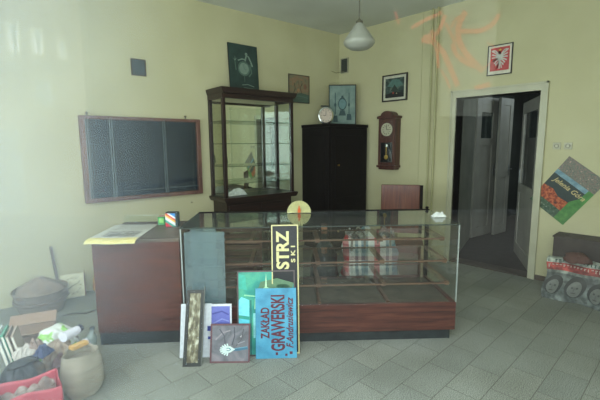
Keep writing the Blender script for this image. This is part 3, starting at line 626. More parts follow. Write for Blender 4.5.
# ------------------------------------------------------------------ right wall things
def rw(name, lab, cat, y, z, out=.0, rot=0): return thing(name, lab, cat, (XR-out, y, z), (0, rot, RAZ))
t = rw('ventilation_grille', 'small dark ventilation grille high in the room corner', 'vent', 4.13, 2.69, .02)
frame_m(.15, .23, .014, .018).build('frame', flat((168, 168, 144)), t)
m = M().box(-.062, .062, .006, .009, .014, .216, flat((52, 58, 54)))
for k in range(6): m.box(-.06, .06, .001, .006, .026+k*.032, .038+k*.032, flat((74, 82, 76)))
m.build('grille', None, t)
t = rw('framed_painting', 'dark landscape with pale mount in black frame on the right wall', 'picture', 3.197, 2.178, .03)
frame_m(.41, .375, .018, .025).build('frame', flat((34, 28, 26), .35), t)
M().box(-.19, .19, .012, .014, .016, .36).build('mount', flat((206, 206, 186)), t)
PNT = mottled('dark_painting', [(0.3, (30, 40, 38)), (0.5, (58, 78, 72)), (.62, (96, 112, 100)), (0.75, (70, 62, 54))], 12)
art('picture', t, .305, .27, PNT, [((84, 120, 112), 'p', [(.1, .6), (.35, .92), (.75, .9), (.95, .62), (.6, .5)]), ((44, 58, 52), 'p', [(.3, .35), (.5, .66), (.72, .35)]), ((26, 32, 30), 'p', [(0, 0), (1, 0), (1, .2), (.5, .3), (0, .18)]), ((150, 62, 48), 'p', ell(.44, .24, .05, .06)), ((170, 160, 130), 'p', ell(.62, .2, .03, .03))], y=.009, z0=.052)
t = rw('eagle_emblem', 'framed white eagle on red shield hanging above the doorway', 'picture', 1.790, 2.362, .02)
frame_m(.275, .343, .010, .016).build('frame', flat((50, 48, 44)), t)
W_ = (206, 208, 200)
sh = [(flat((196, 84, 84)), 'p', [(.09, .12), (.91, .12), (.91, .93), (.09, .93)])]
def mir(p): return [(1-x, z) for x, z in p]
for q in ([(.46, .62), (.34, .72), (.20, .80), (.15, .84)], [(.45, .60), (.30, .66), (.17, .70)], [(.44, .57), (.28, .59), (.16, .58)], [(.44, .54), (.30, .51), (.20, .46)], [(.45, .51), (.34, .45), (.27, .38)], [(.46, .62), (.40, .74), (.30, .82), (.20, .84)]):
    sh.append((W_, 's', (q, .014))); sh.append((W_, 's', (mir(q), .014)))
for q in ([(.5, .46), (.5, .18)], [(.49, .46), (.43, .30), (.41, .20)], [(.51, .46), (.57, .30), (.59, .20)]): sh.append((W_, 's', (q, .012)))
for q in ([(.46, .44), (.38, .36), (.33, .30)], [(.38, .36), (.32, .36)]): sh.append((W_, 's', (q, .010))); sh.append((W_, 's', (mir(q), .010)))
sh += [(W_, 'p', ell(.5, .56, .065, .13)), (W_, 'p', [(.47, .66), (.53, .66), (.54, .76), (.50, .81), (.44, .79), (.40, .74), (.46, .74)]), ((214, 180, 80), 'p', [(.45, .81), (.55, .81), (.57, .87), (.53, .84), (.5, .89), (.47, .84), (.43, .87)])]
art('picture', t, .257, .325, flat((222, 218, 200)), sh, y=.006, z0=.009)
# light switches
t = rw('light_switch', 'pair of cream light switches on the right wall above the tilted poster', 'switch', 1.095, 1.495, .012)
for x in (-.052, .052):
    pl_ = M().box(x-.038, x+.038, 0, .012, 0, .074).build('plate', flat((196, 194, 168), .4), t, bevel=.004)
    M().tube([(x, 0, .037), (x, -.004, .037)], .024, 20).build('ring', flat((150, 148, 128), .4), pl_)
    M().box(x-.012, x+.012, -.012, -.004, .022, .052).build('rocker', flat((210, 208, 184), .4), pl_, bevel=.002)
# tilted poster
py, pz_ = 1.045, 1.049
t = rw('tilted_poster', 'colourful town poster taped askew on the wall right of the doorway', 'poster', py, pz_, .006, 0)
ang = radians(0)
A_ = Vector((-(1.371-py), .933-pz_)); B_ = Vector((-(1.023-py), 1.425-pz_)); D_ = Vector((-(1.029-py), .673-pz_)); C_ = A_+(B_-A_)+(D_-A_)
def pq(u, v_): p = A_+(B_-A_)*u+(D_-A_)*v_; return (p.x, p.y)     # u along the top-left edge, v along lower-left edge
pm = M()
def pshape(poly, col, k):
    pm.add([(pq(*q)[0], -.0006*k, pq(*q)[1]) for q in poly], [tuple(range(len(poly)))], col)
a4 = [pq(0, 0), pq(1, 0), pq(1, 1), pq(0, 1)]
pm.prism(a4, 0, .0015, flat((46, 62, 60), .5))
MOT = mottled('busy_town_photo', [(0.3, (60, 84, 70)), (0.45, (150, 130, 120)), (.55, (84, 110, 96)), (0.7, (196, 160, 150))], 40, .5)
pshape([(.72, 0), (1, 0), (1, 1), (.72, 1)], MOT, 1)
pshape([(.64, 0), (.72, 0), (.72, 1), (.64, 1)], mottled('blue_band', [(0.3, (90, 130, 150)), (0.7, (150, 184, 196))], 14, .5), 1)
FLM = mottled('flame_photo', [(0.3, (70, 44, 36)), (0.48, (170, 74, 44)), (.6, (214, 120, 70)), (0.72, (90, 60, 46))], 34, .5)
pshape([(.17, .0), (.38, .0), (.40, .25), (.34, .45), (.36, .72), (.17, .72)], FLM, 2)
pshape([(0, 0), (.17, 0), (.17, 1), (0, 1)], mottled('field_photo', [(0.3, (40, 64, 48)), (0.55, (70, 98, 74)), (0.7, (130, 136, 120))], 36, .5), 2)
pshape([(.0, .72), (.38, .72), (.52, .84), (.72, .86), (.72, 1), (0, 1)], mottled('grass_photo', [(0.3, (56, 116, 52)), (0.7, (92, 158, 74))], 18, .5), 3)
pm.build('sheet', None, t)
dv = (D_-A_).normalized(); rot_ = math.atan2(dv.y, dv.x)
p0 = pq(.52, .10); letters('Jelenia Góra', .072, flat((214, 196, 140), .6), t, p0[0], p0[1], -.0035, rot_, 1.0, .012, shear=.3)
p0 = pq(.06, .12); letters('- - - - -', .05, flat((170, 176, 160), .6), t, p0[0], p0[1], -.0035, rot_, 1.0, .01, name='small_print')

# wall clock with pendulum
w_ = .325
t = rw('pendulum_wall_clock', 'brown wooden pendulum wall clock with arched top on the right wall', 'clock', 3.235, 1.23, 0)
dp = .145
CW_ = wood('clock_case_wood', (50, 26, 20), (78, 42, 32), (100, 58, 44), 'z', .35)
M().box(-.145, .145, -dp+.02, 0, .035, .70).build('case', CW_, t, bevel=.004)
M().box(-.16, .16, -dp-.005, 0, .0, .034).box(-.135, .135, -dp+.015, 0, -.03, -.0005).build('base_moulding', CW_, t, bevel=.005)
arch = [(-.165, .70), (.165, .70), (.165, .735), (.12, .745)]+[(.10*cos(a_), .745+.062*sin(a_)) for a_ in [pi*k/14 for k in range(15)]]+[(-.12, .745), (-.165, .735)]
M().prism(arch, -dp-.005, 0).build('arched_top', CW_, t, bevel=.003)
dr = M(); dr.box(-.135, -.10, -dp, -dp+.0195, .04, .695).box(.10, .135, -dp, -dp+.0195, .04, .695).box(-.10, .10, -dp, -dp+.0195, .655, .695).box(-.10, .10, -dp, -dp+.0195, .04, .075).box(-.10, .10, -dp, -dp+.0195, .36, .43)
dd = dr.build('door', CW_, t, bevel=.003)
M().box(-.10, .10, -dp+.016, -dp+.0195, .075, .36).build('pendulum_window', flat((14, 18, 18), .15), dd)
M().box(-.10, .10, -dp+.014, -dp+.0195, .43, .655).build('dial_board', CW_, dd)
m = M().lathe([(.094, 0), (.094, -.008), (.084, -.010), (.080, -.004), (.001, -.004)], (0, -dp+.012, .545), 32, flat((206, 202, 176), .35, .3), 'y')
for k in range(12):
    a_ = 2*pi*k/12; x, z = .064*sin(a_), .545+.064*cos(a_); m.tube([(x*.82, -dp+.006, .545+(z-.545)*.82), (x*1.1, -dp+.006, .545+(z-.545)*1.1)], .0035, 5, flat((50, 44, 38)))
m.build('dial', None, dd, smooth=True)
M().box(-.003, .003, -dp+.001, -dp+.004, .545, .600).box(0, .05, -dp+.001, -dp+.004, .542, .548).build('hands', flat((24, 20, 18)), dd)
pd_ = M().tube([(0, -dp+.006, .34), (0, -dp+.006, .15)], .004, 8).build('pendulum_rod', BRASS, dd)
M().lathe([(.001, -.006), (.03, -.005), (.034, 0), (.03, .005), (.001, .006)], (0, -dp+.006, .15), 24, BRASS, 'y').build('bob', None, pd_, smooth=True); M().lathe([(.001, -.006), (.024, -.005), (.027, 0), (.024, .004), (.001, .005)], (0, -dp+.006, .32), 24, CHROME, 'y').build('pendulum_plate', None, pd_, smooth=True)

# ------------------------------------------------------------------ pendant lamp
t = thing('pendant_lamp', 'white conical glass pendant lamp hanging from the ceiling', 'lamp', (3.342, 2.580, 0.022))
OPAL = mottled('opal_glass', [(0.3, (164, 166, 154)), (0.7, (178, 180, 168))], 3, .3)
m = M().lathe([(.030, 2.762), (.045, 2.745), (.085, 2.69), (.125, 2.635), (.152, 2.598), (.160, 2.580), (.157, 2.562), (.135, 2.535), (.10, 2.512), (.05, 2.50), (.001, 2.498)], n=48); m.build('lamp_shade', OPAL, t, smooth=True)
M().lathe([(.001, 2.80), (.016, 2.80), (.022, 2.788), (.034, 2.782), (.036, 2.760), (.029, 2.758)], n=24).build('holder', flat((120, 116, 98), .4, .5), t, smooth=True)
M().tube([(0, 0, 2.79), (0, 0, H-.05)], .006, 8).build('cord', flat((110, 108, 94)), t)
M().lathe([(.001, H-.057), (.02, H-.055), (.05, H-.027), (.05, H-.023)], n=24).build('ceiling_rose', flat((190, 188, 170)), t, smooth=True)

# ------------------------------------------------------------------ signs and pictures leaning on the counter
def lean(name, lab, cat, e, d, h, dtop, roll=0.0):
    a = math.asin(min(.9, (dtop-d)/h)); return thing(name, lab, cat, cw(e, d, .001), (-a, roll, CAZ))
BLK = flat((12, 18, 24), .55); CREAM = flat((214, 206, 150), .6)
t = lean('black_shop_sign', 'tall black sign with cream border and upright letters STRZ', 'sign', -.02, 2.77, .975, 2.905)
M().box(-.102, .102, 0, .014, 0, .975).build('board', BLK, t)
m = M(); 
for a_, b_, c_, d_ in ((-.102, -.093, 0, .975), (.093, .102, 0, .975), (-.093, .093, .966, .975), (-.093, .093, 0, .01)): m.box(a_, b_, -.002, 0, c_, d_)
m.build('border', CREAM, t)
fit('STRZ', .093, .29, CREAM, t, .026, .640, -.003, .035)
fit('SKI', .032, .125, CREAM, t, .076, .690, -.003, .03, space=1.7)
# teal picture
t = lean('teal_glass_painting', 'large teal and green framed painting leaning behind the blue sign', 'picture', -.165, 2.745, .635, 2.855)
frame_m(.435, .635, .010, .016).build('frame', flat((86, 74, 76), .5), t)
TEAL = mottled('teal_paint', [(0.25, (22, 110, 110)), (0.45, (40, 150, 136)), (.6, (74, 170, 140)), (0.78, (30, 120, 130))], 8, .45)
art('picture', t, .415, .615, TEAL, [((96, 204, 224), 'p', [(0, .0), (.19, .0), (.19, .42), (0, .44)]), ((124, 220, 236), 'p', [(0, .48), (.19, .46), (.19, .66), (.05, .70), (0, .66)]), ((70, 180, 160), 'p', [(.0, .80), (.15, .78), (.12, .96), (0, .98)]),
   ((96, 132, 100), 'p', [(.3, .70), (.55, .78), (.95, .74), (1, .86), (.7, .92), (.4, .88)]), ((196, 236, 190), 'p', [(.47, .76), (.50, .98), (.52, .76)]), ((180, 230, 180), 'p', [(.38, .78), (.50, .82), (.62, .78), (.50, .75)]), ((170, 226, 176), 's', ([(.30, .55), (.31, .68)], .014)),
   ((150, 214, 170), 's', ([(.1, .72), (.35, .70), (.5, .76)], .010)), ((30, 96, 100), 's', ([(.22, .0), (.22, .66)], .008)), ((150, 226, 226), 's', ([(.30, .2), (.30, .5)], .03)), ((60, 110, 84), 'p', ell(.8, .82, .12, .03))], y=.006, z0=.01)
# blue engraving sign
t = lean('blue_engraver_sign', 'light blue metal sign with dark red upright lettering ZAKŁAD GRAWERSKI', 'sign', -.092, 2.705, .515, 2.80)
BLUE = mottled('chipped_sky_blue_paint', [(0.28, (52, 122, 156)), (0.5, (70, 150, 184)), (0.75, (92, 170, 200))], 9, .5)
M().box(-.152, .152, 0, .008, 0, .515).build('board', BLUE, t, bevel=.002)
MAR = flat((92, 34, 52), .6)
fit('ZAKŁAD', .063, .228, MAR, t, -.052, .146, bold=.03)
fit('GRAWERSKI', .100, .41, MAR, t, .060, .055, bold=.03)
fit('F.Andrusiewicz', .052, .375, MAR, t, .125, .075, bold=.022, shear=.35)
m = M().box(-.005, .012, -.002, -.0002, .025, .045).box(.065, .082, -.002, -.0002, .018, .034).box(.098, .12, -.002, -.0002, .03, .05); m.build('small_print', MAR, t)
# leaf picture
t = lean('leaf_picture', 'small square framed picture of a pale peacock-like leaf in front of the signs', 'picture', -.430, 2.66, .275, 2.73)
t.rotation_euler.y = radians(1.2)
frame_m(.288, .275, .011, .016).build('frame', flat((104, 70, 76), .5), t)
GRY = mottled('grey_violet_swirl', [(0.3, (88, 90, 96)), (0.5, (116, 116, 124)), (0.7, (140, 132, 138))], 7, .6, distort=1.5)
sh = [((66, 112, 136), 's', ([(.55, .32), (.75, .33), (.98, .37)], .020)), ((100, 150, 170), 's', ([(.55, .34), (.97, .40)], .006))]
LW = (206, 226, 222)
for k in range(9):
    a_ = radians(100+k*20); sh.append((LW, 's', ([(.46+.05*cos(a_), .32+.05*sin(a_)), (.46+.24*cos(a_), .32+.17*sin(a_))], .010)))
sh += [(LW, 'p', [(.64, .33), (.50, .42), (.36, .42), (.28, .33), (.36, .24), (.50, .24)]), ((96, 146, 152), 'p', ell(.45, .33, .075, .045)), ((224, 234, 226), 'p', ell(.45, .33, .04, .022)), ((176, 174, 176), 'p', [(.76, .68), (.83, .75), (.82, .64)]),
       ((78, 80, 90), 's', ([(.55, .45), (.62, .7), (.6, .95)], .008)), ((84, 84, 92), 's', ([(.66, .42), (.8, .6), (.86, .9)], .006)), ((146, 140, 146), 's', ([(.1, .6), (.3, .8), (.5, .86)], .010)), ((82, 84, 94), 's', ([(.2, .9), (.34, .7), (.36, .5)], .007)), ((146, 146, 154), 's', ([(.7, .48), (.9, .56)], .006))]
art('picture', t, .266, .253, GRY, sh, y=.006, z0=.011)
# purple picture
t = lean('purple_print', 'small violet-blue print in a white surround standing behind the leaf picture', 'picture', -.520, 2.80, .372, 2.86)
M().box(-.088, .088, 0, .006, 0, .372).build('surround', flat((222, 226, 230), .6), t)
art('picture', t, .150, .19, mottled('violet_print', [(0.3, (86, 92, 176)), (0.7, (124, 132, 206))], 7, .5), [((140, 150, 214), 's', ([(.1, .3), (.6, .5), (.95, .4)], .01)), ((80, 84, 160), 's', ([(.1, .7), (.6, .8), (.95, .66)], .012))], y=-.0035, z0=.165)
# white board
t = lean('white_board', 'white board standing behind the narrow mottled frame', 'board', -.695, 2.745, .39, 2.86)
M().box(-.118, .112, 0, .01, 0, .39).build('board', flat((214, 220, 226), .6), t, bevel=.002)
M().box(.085, .112, -.004, -.0002, .19, .225).box(.09, .112, -.004, -.0002, .13, .15).build('blue_marks', flat((40, 60, 150)), t)
# narrow frame
t = lean('narrow_frame', 'narrow upright dark frame around mottled grey glass, leftmost of the leaning pictures', 'picture', -.695, 2.625, .535, 2.84)
frame_m(.128, .535, .022, .02).build('frame', flat((34, 38, 36), .5), t)
M().box(.064, .070, .004, .018, 0, .56).build('edge_bracket', flat((100, 104, 96), .5), t)
MOTG = mottled('peeling_silver', [(0.3, (62, 58, 42)), (0.46, (104, 98, 74)), (0.56, (150, 148, 124)), (.64, (200, 200, 182)), (.8, (110, 102, 78))], 26, .5, stretch=(1.4, 1, .6))
M().box(-.041, .041, .008, .012, .024, .511).build('panel', MOTG, t)

# ------------------------------------------------------------------ right corner: chest and printed sheet
t = thing('storage_chest', 'low dark chest against the right wall beneath the poster', 'chest', (0, 0, 0))
CH = mottled('dark_grey_board', [(0.3, (48, 42, 38)), (0.7, (68, 60, 54))], 6, .7)
M().box(4.715, 4.972, .10, 1.045, 0, .585).build('body', CH, t, bevel=.006)
M().box(4.705, 4.975, .09, 1.055, .586, .60).build('lid', CH, t, bevel=.003)
M().box(4.80, 4.83, .93, .96, .601, .612).build('lid_knob', CH, t)
t = thing('cloth_bundle', 'reddish brown crumpled cloth lying on the printed bag by the chest', 'cloth', (0, 0, 0))
M().lathe([(.001, .0), (.10, .0), (.105, .03), (.085, .07), (.05, .085), (.001, .09)], (4.585, .80, .395), 30, fn=lambda a, z: (1+.22*sin(3*a+z*30)+.1*sin(7*a-z*50))).build('cloth', flat((96, 66, 58), .9), t, smooth=True)
# printed bag / bundle of newspapers
t = thing('printed_bag', 'bulging bag printed with a red headline and grey faces before the chest', 'bag', (0, 0, 0))
mt, N, L, P = nodemat('printed_faces'); tc = N.new('ShaderNodeTexCoord'); s3 = N.new('ShaderNodeSeparateXYZ'); L.new(tc.outputs['Object'], s3.inputs[0])
rz = N.new('ShaderNodeValToRGB'); rz.color_ramp.interpolation = 'CONSTANT'; e = rz.color_ramp.elements
e[0].color = lin((96, 102, 100)); e[1].position = .99; e[1].color = lin((150, 156, 150))
mr3 = N.new('ShaderNodeMapRange'); mr3.inputs['From Min'].default_value = 0; mr3.inputs['From Max'].default_value = .42; L.new(s3.outputs['Z'], mr3.inputs['Value']); L.new(mr3.outputs[0], rz.inputs[0])
for p_, c_ in ((.60, (130, 136, 130)), (.66, (160, 66, 62)), (.82, (160, 166, 158)), (.99, (150, 156, 150))): e.new(p_).color = lin(c_)
vo = N.new('ShaderNodeTexVoronoi'); vo.inputs['Scale'].default_value = 7.5; L.new(tc.outputs['Object'], vo.inputs['Vector'])
no = N.new('ShaderNodeTexNoise'); no.inputs['Scale'].default_value = 22; no.inputs['Detail'].default_value = 4; L.new(tc.outputs['Object'], no.inputs['Vector'])
rv = N.new('ShaderNodeValToRGB'); rv.color_ramp.elements[0].position = .32; rv.color_ramp.elements[0].color = (2.1, 2.15, 2.1, 1); rv.color_ramp.elements[1].position = .55; rv.color_ramp.elements[1].color = (.8, .85, .85, 1); L.new(vo.outputs['Distance'], rv.inputs[0])
rn = N.new('ShaderNodeValToRGB'); rn.color_ramp.elements[0].position = .4; rn.color_ramp.elements[0].color = (.5, .5, .5, 1); rn.color_ramp.elements[1].position = .6; rn.color_ramp.elements[1].color = (1.25, 1.25, 1.25, 1); L.new(no.outputs['Fac'], rn.inputs[0])
q1 = N.new('ShaderNodeMixRGB'); q1.blend_type = 'MULTIPLY'; q1.inputs[0].default_value = .65; L.new(rz.outputs[0], q1.inputs[1]); L.new(rv.outputs[0], q1.inputs[2])
q2 = N.new('ShaderNodeMixRGB'); q2.blend_type = 'MULTIPLY'; q2.inputs[0].default_value = .9; L.new(q1.outputs[0], q2.inputs[1]); L.new(rn.outputs[0], q2.inputs[2]); L.new(q2.outputs[0], P.inputs['Base Color']); P.inputs['Roughness'].default_value = .6
def pb(u, v):
    y = .15+.90*u; z = .40*v; x = 4.65-.20*(1-v)**1.5-.05*sin(v*3.0)-.02*sin(u*17+v*4)+.02*cos(u*9)
    if v > .98: x += .03
    return (x, y+.015*sin(v*8), z+.012*sin(u*11)*v+.002)
pbm = M().grid(50, 24, pb, mt)
pbm.grid(50, 4, lambda u, v: (lambda p: (p[0]+v*(4.690-p[0]), p[1], p[2]-.004*v))(pb(u, 1.0)), mt)
def patch(uc, vc, ru, rv, col, off):
    vs = []; 
    for j in range(4):
        for k in range(18):
            a = 2*pi*k/18; r_ = j/3; p = pb(uc+ru*r_*cos(a), vc+rv*r_*sin(a)); vs.append((p[0]-off, p[1], p[2]+off*.3))
    pbm.add(vs, [(j*18+k, j*18+(k+1) % 18, (j+1)*18+(k+1) % 18, (j+1)*18+k) for j in range(3) for k in range(18)], flat(col, .6))
for uc, vc, sc in ((.905, .30, 1), (.70, .31, 1.1), (.50, .28, 1), (.28, .3, 1.1), (.10, .27, 1)):
    patch(uc, vc+.05, .085*sc, .23*sc, (58, 62, 60), .004)
    patch(uc, vc, .056*sc, .17*sc, (118, 122, 117), .007)
    for dx in (-.022, .022): patch(uc+dx, vc+.03, .011, .022, (80, 82, 80), .010)
    patch(uc, vc-.09, .022, .014, (88, 84, 82), .010); patch(uc, vc-.02, .006, .05, (106, 108, 104), .010)
pbm.build('bag_body', None, t, smooth=True)
# letter-like marks on the headline
m = M(); R_ = random.Random(8)
for k in range(30):
    u = .02+k*.033; 
    for zz, c_, hh in ((.365, (40, 84, 66), .030), (.315, (216, 196, 186), .038)):
        v_ = zz/.40; p = pb(min(u, 1), v_)
        if R_.random() < .85: m.box(p[0]-.006, p[0]-.002, p[1]-.004, p[1]+.004, zz-hh/2, zz+hh/2, flat(c_))
        if R_.random() < .6: m.box(p[0]-.006, p[0]-.002, p[1]-.012, p[1]+.006, zz+hh*.3, zz+hh/2, flat(c_))
m.build('headline_marks', None, t)

# ------------------------------------------------------------------ left corner: basket, clock, stick
WICK, N, L, P = nodemat('brown_wicker'); tc = N.new('ShaderNodeTexCoord'); wv = N.new('ShaderNodeTexWave'); wv.bands_direction = 'Z'; wv.inputs['Scale'].default_value = 22; wv.inputs['Distortion'].default_value = 2; wv.inputs['Detail Scale'].default_value = 3
rr = N.new('ShaderNodeValToRGB'); rr.color_ramp.elements[0].color = lin((112, 98, 82)); rr.color_ramp.elements[1].color = lin((160, 144, 124)); L.new(tc.outputs['Object'], wv.inputs['Vector']); L.new(wv.outputs['Fac'], rr.inputs[0]); L.new(rr.outputs[0], P.inputs['Base Color'])
bp = N.new('ShaderNodeBump'); bp.inputs['Strength'].default_value = .6; bp.inputs['Distance'].default_value = .01; L.new(wv.outputs['Fac'], bp.inputs['Height']); L.new(bp.outputs[0], P.inputs['Normal'])
t = thing('wicker_basket', 'low round brown basket full of scraps by the back wall', 'basket', (.70, 4.33, 0))
M().lathe([(.001, .004), (.17, .004), (.18, 0), (.205, .10), (.22, .20), (.235, .215), (.225, .23), (.208, .21), (.19, .10), (.17, .02), (.001, .02)], n=40).build('tub', WICK, t, smooth=True)
M().lathe([(.212, .11), (.228, .115), (.228, .14), (.212, .145)], n=40).build('band', flat((120, 106, 92), .8), t, smooth=True)
M().lathe([(.205, .19), (.16, .25), (.09, .295), (.03, .33), (.001, .335)], n=30, fn=lambda a, z: 1+.16*sin(a*3+z*17)+.08*sin(a*7)).build('scraps', mottled('brown_paper_scraps', [(0.3, (112, 96, 82)), (0.7, (160, 142, 124))], 12, .9, bump=.5), t, smooth=True)
t = thing('wooden_slat', 'thin grey-brown wooden stick leaning on the wall behind the basket', 'stick', (.905, 4.555, 0), (radians(-3), radians(-4), 0))
M().box(-.013, .013, -.008, .008, 0, .555).build('stick', flat((118, 104, 88)), t)
t = thing('square_wall_clock', 'square cream wall clock leaning on the floor beside the basket', 'clock', (1.06, 4.50, .001), (radians(-14), 0, radians(-14)))
t.location = bw(3.985, .13, .004)
M().box(-.118, .110, 0, .045, 0, .245).build('case', flat((122, 84, 64), .5), t, bevel=.003)
m = M().box(-.118, .098, -.006, -.0002, .0, .245, flat((224, 222, 186), .5))
for k in range(12):
    a_ = 2*pi*k/12; x, z = -.01+.075*sin(a_), .122+.08*cos(a_); m.box(x-.006, x+.006, -.0075, -.005, z-.007, z+.007, flat((84, 76, 60)))
m.build('dial', None, t)
m = M().add([(-.012, -.0085, .118), (-.008, -.0085, .126), (.055, -.0085, .150), (.056, -.0085, .145)], [(0, 1, 2, 3)]).add([(-.008, -.0085, .12), (-.012, -.0085, .126), (-.062, -.0085, .085), (-.058, -.0085, .08)], [(0, 1, 2, 3)]); m.build('hands', flat((16, 14, 12)), t)
t = thing('fabric_roll', 'striped multicoloured bundle on the floor behind the cabinet corner', 'bundle', (1.28, 4.46, 0))
M().lathe([(.001, .0), (.07, .0), (.09, .05), (.085, .13), (.05, .20), (.001, .23)], n=24, fn=lambda a, z: 1+.06*sin(a*6)).build('bundle', mottled('multicolour_cloth', [(0.3, (70, 96, 120)), (0.45, (190, 150, 70)), (0.58, (150, 70, 60)), (0.7, (90, 130, 80))], 14, .8), t, smooth=True)
t = thing('wall_wire', 'thin dark cable lying across the floor by the basket', 'cable', (0, 0, 0))
M().tube([(1.33, 3.95, .006), (1.12, 3.98, .006), (.98, 3.93, .006), (.90, 4.02, .006), (.80, 4.03, .006)], .0045, 6).build('cable', flat((54, 50, 46)), t, smooth=True)

# ------------------------------------------------------------------ rubbish heap at the lower left
def sack(name, lab, cat, loc, prof, mat, seed, rim=None, az=0, ax=1.0, n=44):
    t = thing(name, lab, cat, loc, (0, 0, az)); R_ = random.Random(seed); ph = [R_.random()*6 for _ in range(6)]
    M().lathe(prof, n=n, fn=lambda a, z: 1+.07*sin(a*3+ph[0]+z*8)+.05*sin(a*5+ph[1]-z*14)+.025*sin(a*11+ph[2]+z*25)).build('body', mat, t, smooth=True, solid=.004).scale = (1, ax, 1)
    return t
REDP = mottled('faded_red_plastic', [(0.3, (176, 70, 84)), (0.7, (204, 100, 110))], 5, .5, bump=.15)
CRUM = mottled('grey_brown_crumple', [(0.3, (92, 80, 76)), (0.5, (140, 124, 116)), (0.7, (186, 172, 162))], 16, .9, bump=.4)
t = thing('red_carrier_bag', 'open faded red carrier bag at the front of the rubbish heap', 'bag', (.30, 2.50, 0), radians(-4))
def rb_(u, v):
    a = 2*pi*u; sq = 1/max(abs(cos(a)), abs(sin(a)))**.8; b_ = 1+.04*sin(a*4+v*5)-.04*v
    return (.155*cos(a)*sq*b_, .105*sin(a)*sq*b_, .25*v+.012*sin(a*3+.6)*v)
M().grid(48, 12, rb_).build('body', REDP, t, smooth=True, solid=.003)
M().grid(24, 12, lambda u, v: (-.13+.26*u, -.085+.17*v, .19+.03*sin(u*13)*cos(v*9)+.02*sin(v*17+u*5))).build('crumpled_paper', CRUM, t)
for x in (-.06, .06): pass
JUTE = mottled('beige_sackcloth', [(0.3, (126, 120, 106)), (0.7, (158, 152, 136))], 6, .9, stretch=(1, 1, 4), bump=.3)
sack('beige_sack', 'beige sackcloth bag standing right of the red carrier bag', 'sack', (.605, 2.66, 0), [(.001, .004), (.10, .004), (.122, .05), (.118, .14), (.108, .22), (.098, .275), (.090, .268), (.085, .22), (.04, .20), (.001, .195)], JUTE, 4)
DARKB = mottled('black_tan_bag_fabric', [(0.3, (30, 34, 38)), (0.52, (62, 66, 72)), (.60, (96, 84, 72)), (.72, (156, 136, 108))], 11, .6, bump=.4)
def lump(name, lab, cat, loc, rx, ry, h, mat, seed, rough=.16, az=0):
    R_ = random.Random(seed); ph = [R_.random()*6 for _ in range(8)]
    def fn(u, v):
        a = 2*pi*u; e = pi/2*v; c = cos(e)**.6; z = sin(e)**.8
        k = 1+rough*(.5*sin(a*3+ph[0]+v*4)+.35*sin(a*7+ph[1]-v*9)+.3*sin(a*11+ph[2]+v*13))
        return (rx*c*cos(a)*k, ry*c*sin(a)*k, .003+h*z*(1+rough*.5*sin(a*4+ph[3])*sin(v*7+ph[4])*(1-v)))
    t = thing(name, lab, cat, loc, (0, 0, az)); M().grid(56, 22, fn).build('body', mat, t, smooth=False); return t
d_ = lump('dark_shoulder_bag', 'crumpled black shoulder bag with tan patches in the middle of the heap', 'bag', (.325, 2.79, 0), .125, .115, .27, DARKB, 11)
M().tube([(-.08, .0, .245), (-.07, -.06, .265), (-.0, -.08, .275), (.06, -.05, .27), (.075, .02, .25)], .008, 8).build('strap', flat((40, 42, 46), .6), d_, smooth=True)
BRP = mottled('brown_wrapping_paper', [(0.3, (112, 96, 84)), (0.55, (150, 134, 118)), (0.72, (186, 170, 152))], 10, .9, bump=.5)
lump('brown_paper_bag', 'creased brown paper bag between the black bag and the white plastic bag', 'bag', (.55, 2.93, 0), .095, .085, .265, BRP, 13, .22, radians(-40))
WPL, N, L, P = nodemat('white_green_plastic'); tc = N.new('ShaderNodeTexCoord'); no = N.new('ShaderNodeTexNoise'); no.inputs['Scale'].default_value = 9; no.inputs['Distortion'].default_value = .8; L.new(tc.outputs['Object'], no.inputs['Vector'])
rr = N.new('ShaderNodeValToRGB'); e = rr.color_ramp.elements; e[0].position = .37; e[0].color = lin((104, 92, 92)); e[1].position = .41; e[1].color = lin((226, 230, 226)); q = e.new(.56); q.color = lin((224, 230, 222)); q = e.new(.59); q.color = lin((140, 200, 90)); q = e.new(.64); q.color = lin((150, 204, 110)); q = e.new(.67); q.color = lin((226, 228, 222))
L.new(no.outputs['Fac'], rr.inputs[0]); L.new(rr.outputs[0], P.inputs['Base Color']); P.inputs['Roughness'].default_value = .35
lump('white_plastic_bag', 'white plastic bag with green print at the back of the heap', 'bag', (.575, 3.18, 0), .145, .12, .265, WPL, 17, .22, .5)
for i, (dx, c_, lab) in enumerate(((0, (222, 230, 228), 'white folder upright at the left edge of the heap'), (.026, (80, 160, 132), 'green folder upright between the white and brown ones'), (.048, (140, 120, 104), 'brown folder upright beside the green one'), (.075, (172, 156, 142), 'pale brown folder, the rightmost of the upright folders'))):
    t = thing('document_folder', lab, 'folder', (.345+dx*1.0-.02, 3.16+dx*.2, .003), (radians(-4), radians(-12), radians(-14)), 'folders upright in the rubbish heap')
    M().box(-.008, .008, -.11, .11, 0, .35-.012*i).build('cover', flat(c_, .6), t, bevel=.002)
    M().box(-.0055, .0055, -.1105, -.11, .01, .34-.012*i).build('page_edge', flat((226, 224, 210), .8), t)
t = thing('cardboard_box', 'flattened brown cardboard box lying between the folders and the basket', 'cardboard box', (.50, 3.74, .001), (0, 0, radians(-20)))
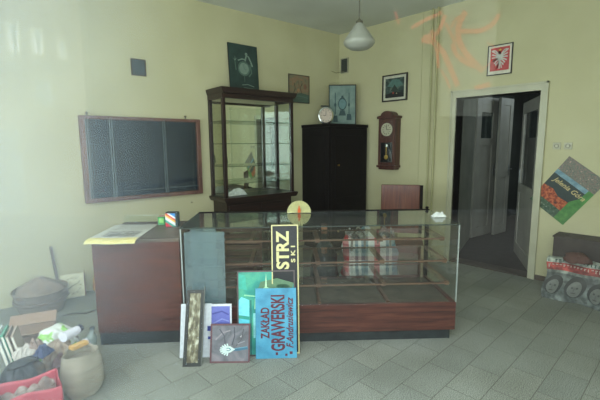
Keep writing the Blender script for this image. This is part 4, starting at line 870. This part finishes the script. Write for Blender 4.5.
M().box(-.17, .17, -.13, .12, 0, .07).build('body', flat((150, 124, 108), .9), t, bevel=.004)
for sg in (-1, 1): M().box(-.17, .17, -.003, .003, 0, .11).build('flap', flat((170, 142, 122), .9), t, loc=(0, sg*.128-.005, .072), rot=(radians(-58*sg), 0, 0))
t = thing('white_paper_roll', 'white paper roll with dark end lying on top of the heap', 'paper roll', (0, 0, 0))
M().tube([(.56, 2.87, .305), (.665, 2.935, .300)], [.034, .028], 18).build('roll', flat((222, 222, 232), .7), t, smooth=True); M().tube([(.6655, 2.9355, .300), (.69, 2.95, .305)], .026, 14).build('dark_end', flat((66, 68, 84), .6), t, smooth=True)
t = thing('grey_bottle', 'small grey plastic bottle standing on the floor behind the beige sack', 'bottle', (.745, 3.02, 0), (0, radians(8), 0))
M().lathe([(.001, .002), (.036, .002), (.038, .01), (.038, .17), (.030, .195), (.015, .215), (.015, .235), (.001, .236)], n=20).build('body', flat((128, 140, 136), .3), t, smooth=True)
M().lathe([(.018, .236), (.018, .258), (.001, .259)], n=16).build('cap', flat((80, 86, 90), .4), t, smooth=True)
t = thing('yellow_wood_block', 'yellowish wooden block resting on the beige sack beside the paper roll', 'block', (.615, 2.72, .275), (0, radians(3), radians(20)))
M().box(-.055, .055, -.022, .022, 0, .024).build('block', flat((206, 166, 104), .6), t, bevel=.003)

for i, (x, y, z, w, h, c_, lab) in enumerate(((.36, 3.02, .20, .13, .07, (196, 190, 182), 'crumpled pale paper between the folders and the black bag'), (.44, 2.86, .235, .11, .06, (60, 70, 104), 'crumpled dark blue wrapper between the black and brown bags'),
        (.43, 3.03, .20, .12, .08, (150, 128, 118), 'crumpled brown paper scrap in front of the white plastic bag'), (.52, 2.76, .17, .10, .08, (92, 74, 74), 'dark crumpled wrapper behind the red carrier bag'), (.68, 2.86, .19, .09, .06, (206, 206, 214), 'crumpled white paper beside the grey bottle'))):
    crumple('crumpled_scrap', lab, 'paper scrap', (x, y, z), w, w*.8, h, flat(c_, .9), 20+i, i*.7, 'crumpled scraps on the rubbish heap', 8)
